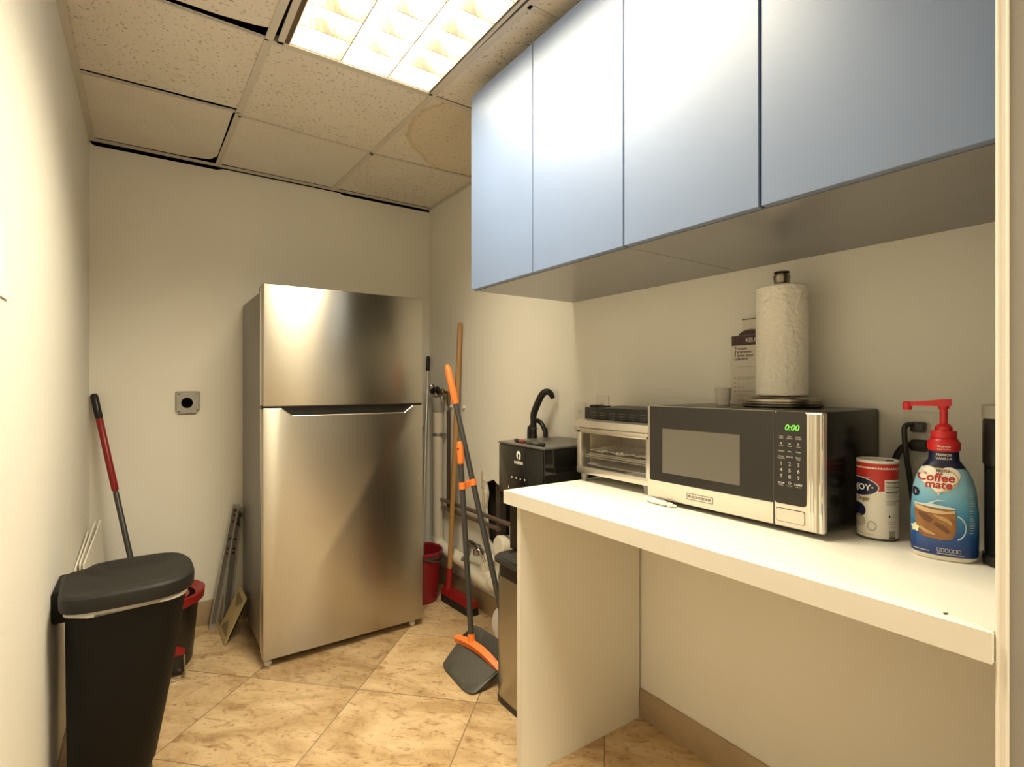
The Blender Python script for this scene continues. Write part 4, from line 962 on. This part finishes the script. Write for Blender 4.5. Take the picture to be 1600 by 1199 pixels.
MB().tube([(1.472,2.955,.255),(1.472,2.9,.252),(1.472,2.40,.216),(1.472,2.05,.190),(1.472,2.0,.186)], .036, 20).build('wrap', PIPEW, hp_)
MB().tube([(1.462,2.46,.217),(1.462,2.42,.214),(1.462,2.33,.209),(1.462,2.29,.206)], [.040,.046,.046,.040], 20).build('elbow', PIPEW, hp_)
MB().tube([(1.466,2.37,.215),(1.467,2.36,.28),(1.474,2.33,.33)], .030, 16).build('branch', PIPEW, hp_)
MB().tube([(1.468,2.915,.24),(1.468,2.915,.298)], .034, 20).build('riser', PIPEW, hp_)
sp2 = thing('pipe_stub', 'white capped pipe stub coming out of the hole in the right wall', 'pipe', (1.50,2.25,.41))
MB().tube([(1.555,2.235,.405),(1.49,2.24,.410)], .047, 20).build('pipe', PIPEW, sp2)
MB().tube([(1.50,2.24,.4095),(1.474,2.242,.4105),(1.466,2.242,.411)], [.051,.051,.044], 20).build('cap', PIPEW, sp2)
for z_, lab, yend, dx in ((.535, 'upper of the two thin brown pipes crossing the wall hole', 1.9, .0), (.488, 'lower of the two thin brown pipes crossing the wall hole', 2.25, .004)):
    t = MB().tube([(1.478+dx,2.90,z_-.005),(1.478+dx,2.5,z_),(1.478+dx,yend,z_+.004)], .0115, 12)
    tag(t.build('copper_pipe', PIPEC, loc=(1.478,2.5,z_)), lab, 'pipe')
tag(MB().tube([(1.488,2.815,1.075),(1.488,2.815,.49)], .011, 12).build('riser_pipe', BROWNPIPE, loc=(1.488,2.815,.49)), 'thin dark brown vertical pipe on the right wall behind the wooden broom', 'pipe')
tag(MB().tube([(1.497,2.765,1.08),(1.497,2.765,.50)], .008, 10).build('riser_pipe', PIPEB, loc=(1.497,2.765,.5)), 'thin pale vertical pipe on the right wall behind the wooden broom', 'pipe')
vv = thing('shutoff_valve', 'cluster of tarnished brass and chrome valves high in the back right corner', 'valve', (1.49, 2.9, 1.2))
MB().tube([(1.485,3.02,1.195),(1.485,2.93,1.193),(1.485,2.81,1.180)], .010, 10).build('manifold', BRASS, vv)
for y, z, r, m in ((2.985,1.200,.030,BLACK), (2.915,1.192,.026,BLACK), (2.850,1.188,.018,BRASS)):
    MB().lathe([(r*.3,-.012),(r,-.008),(r*1.05,0),(r*.9,.006),(r*.3,.010)], (0,0,0), 14, mat=Matrix.Translation((1.462,y,z)) @ Matrix.Rotation(-pi/2,4,'Y')).build('hand_wheel', m, vv)
MB().lathe([(.004,-.016),(.013,-.010),(.015,0),(.010,.012),(.004,.014)], (1.445,2.962,1.216), 14).lathe([(.004,-.012),(.010,-.006),(.010,.006),(.004,.012)], (1.447,2.90,1.168), 12).lathe([(.004,-.012),(.011,-.006),(.011,.006),(.004,.012)], (1.450,2.83,1.150), 12).build('valve_body', CHROME, vv)
MB().tube([(1.485,2.813,1.19),(1.486,2.815,1.10)], .010, 10).build('drop_pipe', BRASS, vv)
MB().tube([(1.470,2.955,1.18),(1.472,2.965,1.0),(1.474,2.985,.75)], .0022, 6).build('hanging_wire', GREYP, vv)
for y, lab in ((2.812, 'white pipe clip on the wall left of the wooden broom handle'), (2.655, 'white pipe clip on the wall right of the wooden broom handle')):
    tag(MB().box((1.494,y-.008,1.092),(XR-.0005,y+.010,1.108),.004).build('pipe_clip', WHITE, loc=(1.50,y,1.10)), lab, 'clip', 'white wall clips')
hb = thing('hose_valve', 'old chrome valve with a curved lever below the wall hole', 'valve', (1.43,2.4,.36))
MB().tube([(1.45,2.36,.345),(1.42,2.375,.375),(1.415,2.41,.385),(1.42,2.45,.365),(1.425,2.475,.32),(1.42,2.50,.285),(1.41,2.515,.282)], [.016,.017,.017,.016,.015,.014,.013], 12, sm=4).build('spout', GALV, hb)
MB().tube([(1.40,2.43,.405),(1.39,2.36,.41),(1.385,2.28,.385),(1.385,2.23,.345)], [.007,.009,.009,.007], 10, sm=4).build('lever', CHROME, hb)
MB().lathe([(.010,-.03),(.022,-.022),(.022,.022),(.010,.03)], (1.43,2.385,.36), 14).build('valve_body', GALV, hb)
dl = thing('pipe_fitting', 'small white fitting on the wall at the left edge of the hole', 'fitting', (1.49,2.43,.45))
MB().tube([(1.505,2.42,.45),(1.482,2.42,.45)], .026, 16).build('ring', WHITE, dl)
MB().tube([(1.482,2.42,.45),(1.478,2.42,.45)], .014, 12).build('center', GALV, dl)
jg = MB()
for (y, z, w_, h_) in ((2.445,.60,.03,.13),(2.452,.69,.025,.07),(2.46,.74,.018,.05)):
    jg.prism([(y-w_/2,z-h_/2),(y+w_/2,z-h_/2*.6),(y+w_/3,z+h_/3),(y,z+h_/2),(y-w_/2,z+h_/3)], lambda a, b: (XR-.0005,a,b), lambda a, b: (XR-.007,a,b))
jg.build('broken_plaster', M('chipped plaster', (.62,.54,.40), rough=.9, var=.3, vscale=60, bump=1, bscale=50), wr, smooth=False)

# ------------------------------------------------------------------ red bucket, poles, floor squeegee
rb = thing('bucket', 'deep red plastic bucket with a dark rim beside the refrigerator', 'bucket', (1.292, 2.79, 0))
MB().lathe([(.094,0),(.099,.004),(.122,.262),(.129,.268),(.129,.284),(.125,.288),(.118,.28),(.096,.012),(.001,.010)], (1.292,2.79,0), 40).build('pail', REDB, rb)
MB().lathe([(.1225,.248),(.1285,.252),(.1295,.262),(.1235,.264)], (1.292,2.79,0), 40, cap0=False, cap1=False).tube([(1.292+.1315*cos(a), 2.79+.1315*sin(a), .268-.045*sin((a+1.9)/2.6*pi)) for a in [-1.9+2.6*i/20 for i in range(21)]], .0035, 8).build('handle', GREYP, rb)
stick('mop_pole', 'slim aluminium pole with a black cap standing in the red bucket', 'pole', (1.325, 2.845, .016), (1.494, 3.105, 1.41), (('tube', 0, .935, .0105, M('aluminium pole', (.70,.67,.60), rough=.35, metal=.5)), ('cap', .93, 1, .0125, BLACK)))
stick('mop_pole', 'thinner brownish stick in the red bucket, left of the aluminium pole', 'pole', (1.275, 2.835, .016), (1.455, 3.105, .96), (('shaft', 0, 1, .006, BROWNPIPE),))
sq = thing('push_broom', 'red push broom with a long wooden handle leaning on the right wall', 'broom', (1.46, 2.63, 0))
p0, p1 = Vector((1.407,2.705,.0)), Vector((1.428,2.410,.0))
dd_ = (p1-p0).normalized(); nn_ = Vector((dd_.y,-dd_.x,0))
def slab(w0, z0_, w1, z1_, m, nm, tr=0.):
    MB().loft([[p+nn_*w0+Vector((0,0,z0_)), p-nn_*w0+Vector((0,0,z0_)), p-nn_*w1+Vector((0,0,z1_)), p+nn_*w1+Vector((0,0,z1_))] for p in (p0+dd_*tr, p1-dd_*tr)]).build(nm, m, sq, smooth=False)
slab(.030,0,.027,.042,BLACKM,'bristles',.004); slab(.030,.042,.018,.080,RED,'broom_head')
hx = p0+(p1-p0)*.13
MB().tube([hx+Vector((0,0,.065)), hx+Vector((.002,-.004,.11)), hx+Vector((.005,-.004,.19))], [.028,.019,.017], 14).build('socket', RED, sq)
bl_ = MB()
for k in range(5): 
    q = p0+(p1-p0)*(.12+.2*k); bl_.lathe([(.004,0),(.004,.003)], (q.x-.024*nn_.x*-1*0-.02, q.y, .060), 8)
bl_.build('rivets', INKW, sq)
ha = hx+Vector((.004,-.004,.14)); hb_ = Vector((1.494,2.683,1.585))
MB().tube([ha, ha+(hb_-ha)*.5, hb_-(hb_-ha)*.008, hb_], [.0145,.0150,.0150,.011], 16).build('wooden_handle', WOOD, sq)
# upright broom and dustpan
dp = thing('dustpan', 'dark grey lobby dustpan with orange rim lying tilted beside the dispenser', 'dustpan', (1.1, 1.93, 0))
Q = lambda *p: Vector(p)
TLp, TRp, BLp, BRp = Q(1.140,2.065,.098), Q(1.190,1.795,.060), Q(1.052,2.078,.008), Q(1.036,1.797,.006)
TLb, TRb, BLb, BRb = Q(1.222,2.055,.150), Q(1.262,1.800,.122), Q(1.160,2.075,.006), Q(1.150,1.800,.006)
def lerp(a, b, t): return a+(b-a)*t
def panloop(t, ins=0.):
    P_ = [lerp(BLp,TLp,t), lerp(BRp,TRp,t), lerp(BRb,TRb,t), lerp(BLb,TLb,t)]; c = sum(P_, Vector())/4
    P_ = [lerp(p, c, ins) for p in P_]; o = []
    for i in range(4):
        a, b, c_ = P_[i-1], P_[i], P_[(i+1) % 4]
        for k in range(5):
            u = k/4; r_ = .24
            s_, e_ = lerp(b, a, r_), lerp(b, c_, r_)
            o.append((1-u)**2*s_ + 2*u*(1-u)*b + u*u*e_)
    return o
MB().loft([panloop(0,.07), panloop(.04,.01), panloop(.5), panloop(1), panloop(1,.03), panloop(.06,.06)]).build('pan', GREYP, dp)
def rimpt(t, s_): 
    b = .024*sin(pi*t)
    p = lerp(TLp, TRp, -.04+1.06*t) + Vector((-.006,0,b*.9)); return p
loops = []
for i in range(15):
    t = i/14; p = rimpt(t, 0); wd = .017+.006*sin(pi*t)
    up_ = Vector((-.45,0,.9)).normalized(); ou = Vector((-.9,0,-.45)).normalized()
    loops.append([p+up_*.008-ou*wd, p+up_*.010+ou*.006, p-up_*.014+ou*.010, p-up_*.016+ou*.002, p-up_*.004-ou*wd*.8])
MB().loft(loops).build('rim', ORANGE, dp)
sl_ = MB()
for k in range(4):
    t_r = .70+.045*k; p = rimpt(t_r, 0); sl_.tube([p+Vector((.006,-.002,.0095)), p+Vector((.017,-.004,.0135))], .0022, 6)
sl_.build('rim_slits', BLACK, dp)
hs = Vector((1.163,1.985,.095)); he = Vector((1.171,2.1085,.971)); hd = he-hs
MB().tube([hs+hd*.0, hs+hd*.015, hs+hd*.055], [.021,.019,.015], 14).build('socket', ORANGE, dp)
MB().tube([hs+hd*.05, hs+hd*.90], .0125, 14).build('shaft', GREYT, dp)
MB().tube([hs+hd*.885, hs+hd*.90, hs+hd*.975, hs+hd*.995, hs+hd], [.0135,.0160,.0155,.012,.006], 16).build('grip', ORANGE, dp)
MB().tube([hs+hd*.965+Vector((-.0148,-.009,0)), hs+hd*.965+Vector((-.0165,-.011,0))], .005, 10).build('hang_hole', M('hole shade', (.25,.04,.01), rough=.7), dp)
br = thing('broom', 'long dark broom handle with orange grip clipped to the dustpan handle', 'broom', (1.27, 1.87, 0))
ba, bb_ = Vector((1.262,1.872,.185)), Vector((1.188,2.262,1.325)); bdv = bb_-ba
MB().tube([ba, ba+bdv*.84], .0128, 14).build('shaft', GREYT, br)
MB().tube([ba+bdv*.835, ba+bdv*.845, ba+bdv*.97, ba+bdv*.99, ba+bdv], [.0135,.0165,.0165,.0135,.007], 16).build('grip', ORANGE, br)
cq = ba+bdv*.525; dq = hs+hd*((cq.z-.01-hs.z)/hd.z)
k1 = MB().tube([cq-bdv*.012, cq+bdv*.012], .0165, 16).tube([dq-hd*.017, dq+hd*.017], .0160, 16)
dv_ = (dq-cq).normalized(); pv_ = dv_.cross(Vector((0,0,1))).normalized()
k1.loft([[p+pv_*.007+Vector((0,0,.013)), p-pv_*.007+Vector((0,0,.013)), p-pv_*.007-Vector((0,0,.013)), p+pv_*.007-Vector((0,0,.013))] for p in (cq, dq)])
k1.build('clip', ORANGE, br)
MB().tube([ba+bdv*.004, Vector((1.290,1.868,.155))], [.018,.024], 14).box((1.325,1.815,.125),(1.272,1.935,.172),.012,3).build('brush_block', ORANGE, br)
MB().loft([[Q(1.318,1.822,.126),Q(1.318,1.93,.126),Q(1.280,1.93,.126),Q(1.280,1.822,.126)],[Q(1.355,1.80,.004),Q(1.355,1.96,.004),Q(1.310,1.96,.004),Q(1.310,1.80,.004)]]).build('bristles', GREYP, br, smooth=False)
wl_ = MB(); Rm = Matrix.Translation((1.405,2.112,.077)) @ Matrix.Rotation(radians(-82),4,'Y')
wl_.lathe([(.072,-.004),(.076,0),(.076,.008),(.070,.010),(.005,.006)], (0,0,0), 36, mat=Rm)
tag(wl_.build('white_disc', WHITE, loc=(1.41,2.112,0)), 'round white disc of unknown kind standing behind the orange dustpan', 'plate')  # unidentified white shape, built as a plain disc

# ------------------------------------------------------------------ camera, light, view
cam = bpy.data.cameras.new('camera'); co = bpy.data.objects.new('camera', cam); COL.objects.link(co)
co.location = (0, 0, 1.23); co.rotation_euler = (pi/2, 0, -.606)
cam.sensor_fit = 'HORIZONTAL'; cam.sensor_width = 36; cam.lens = 36*824.726/1600; cam.shift_y = 1.514/1600; cam.clip_start = .02
SC.camera = co
wd_ = bpy.data.worlds.new('world'); SC.world = wd_; wd_.use_nodes = True
wd_.node_tree.nodes['Background'].inputs[0].default_value = (1, .93, .82, 1); wd_.node_tree.nodes['Background'].inputs[1].default_value = .05
vs_ = SC.view_settings; vs_.view_transform = 'Standard'; vs_.look = 'None'; vs_.gamma = 1; vs_.use_curve_mapping = False; vs_.exposure = 0.33
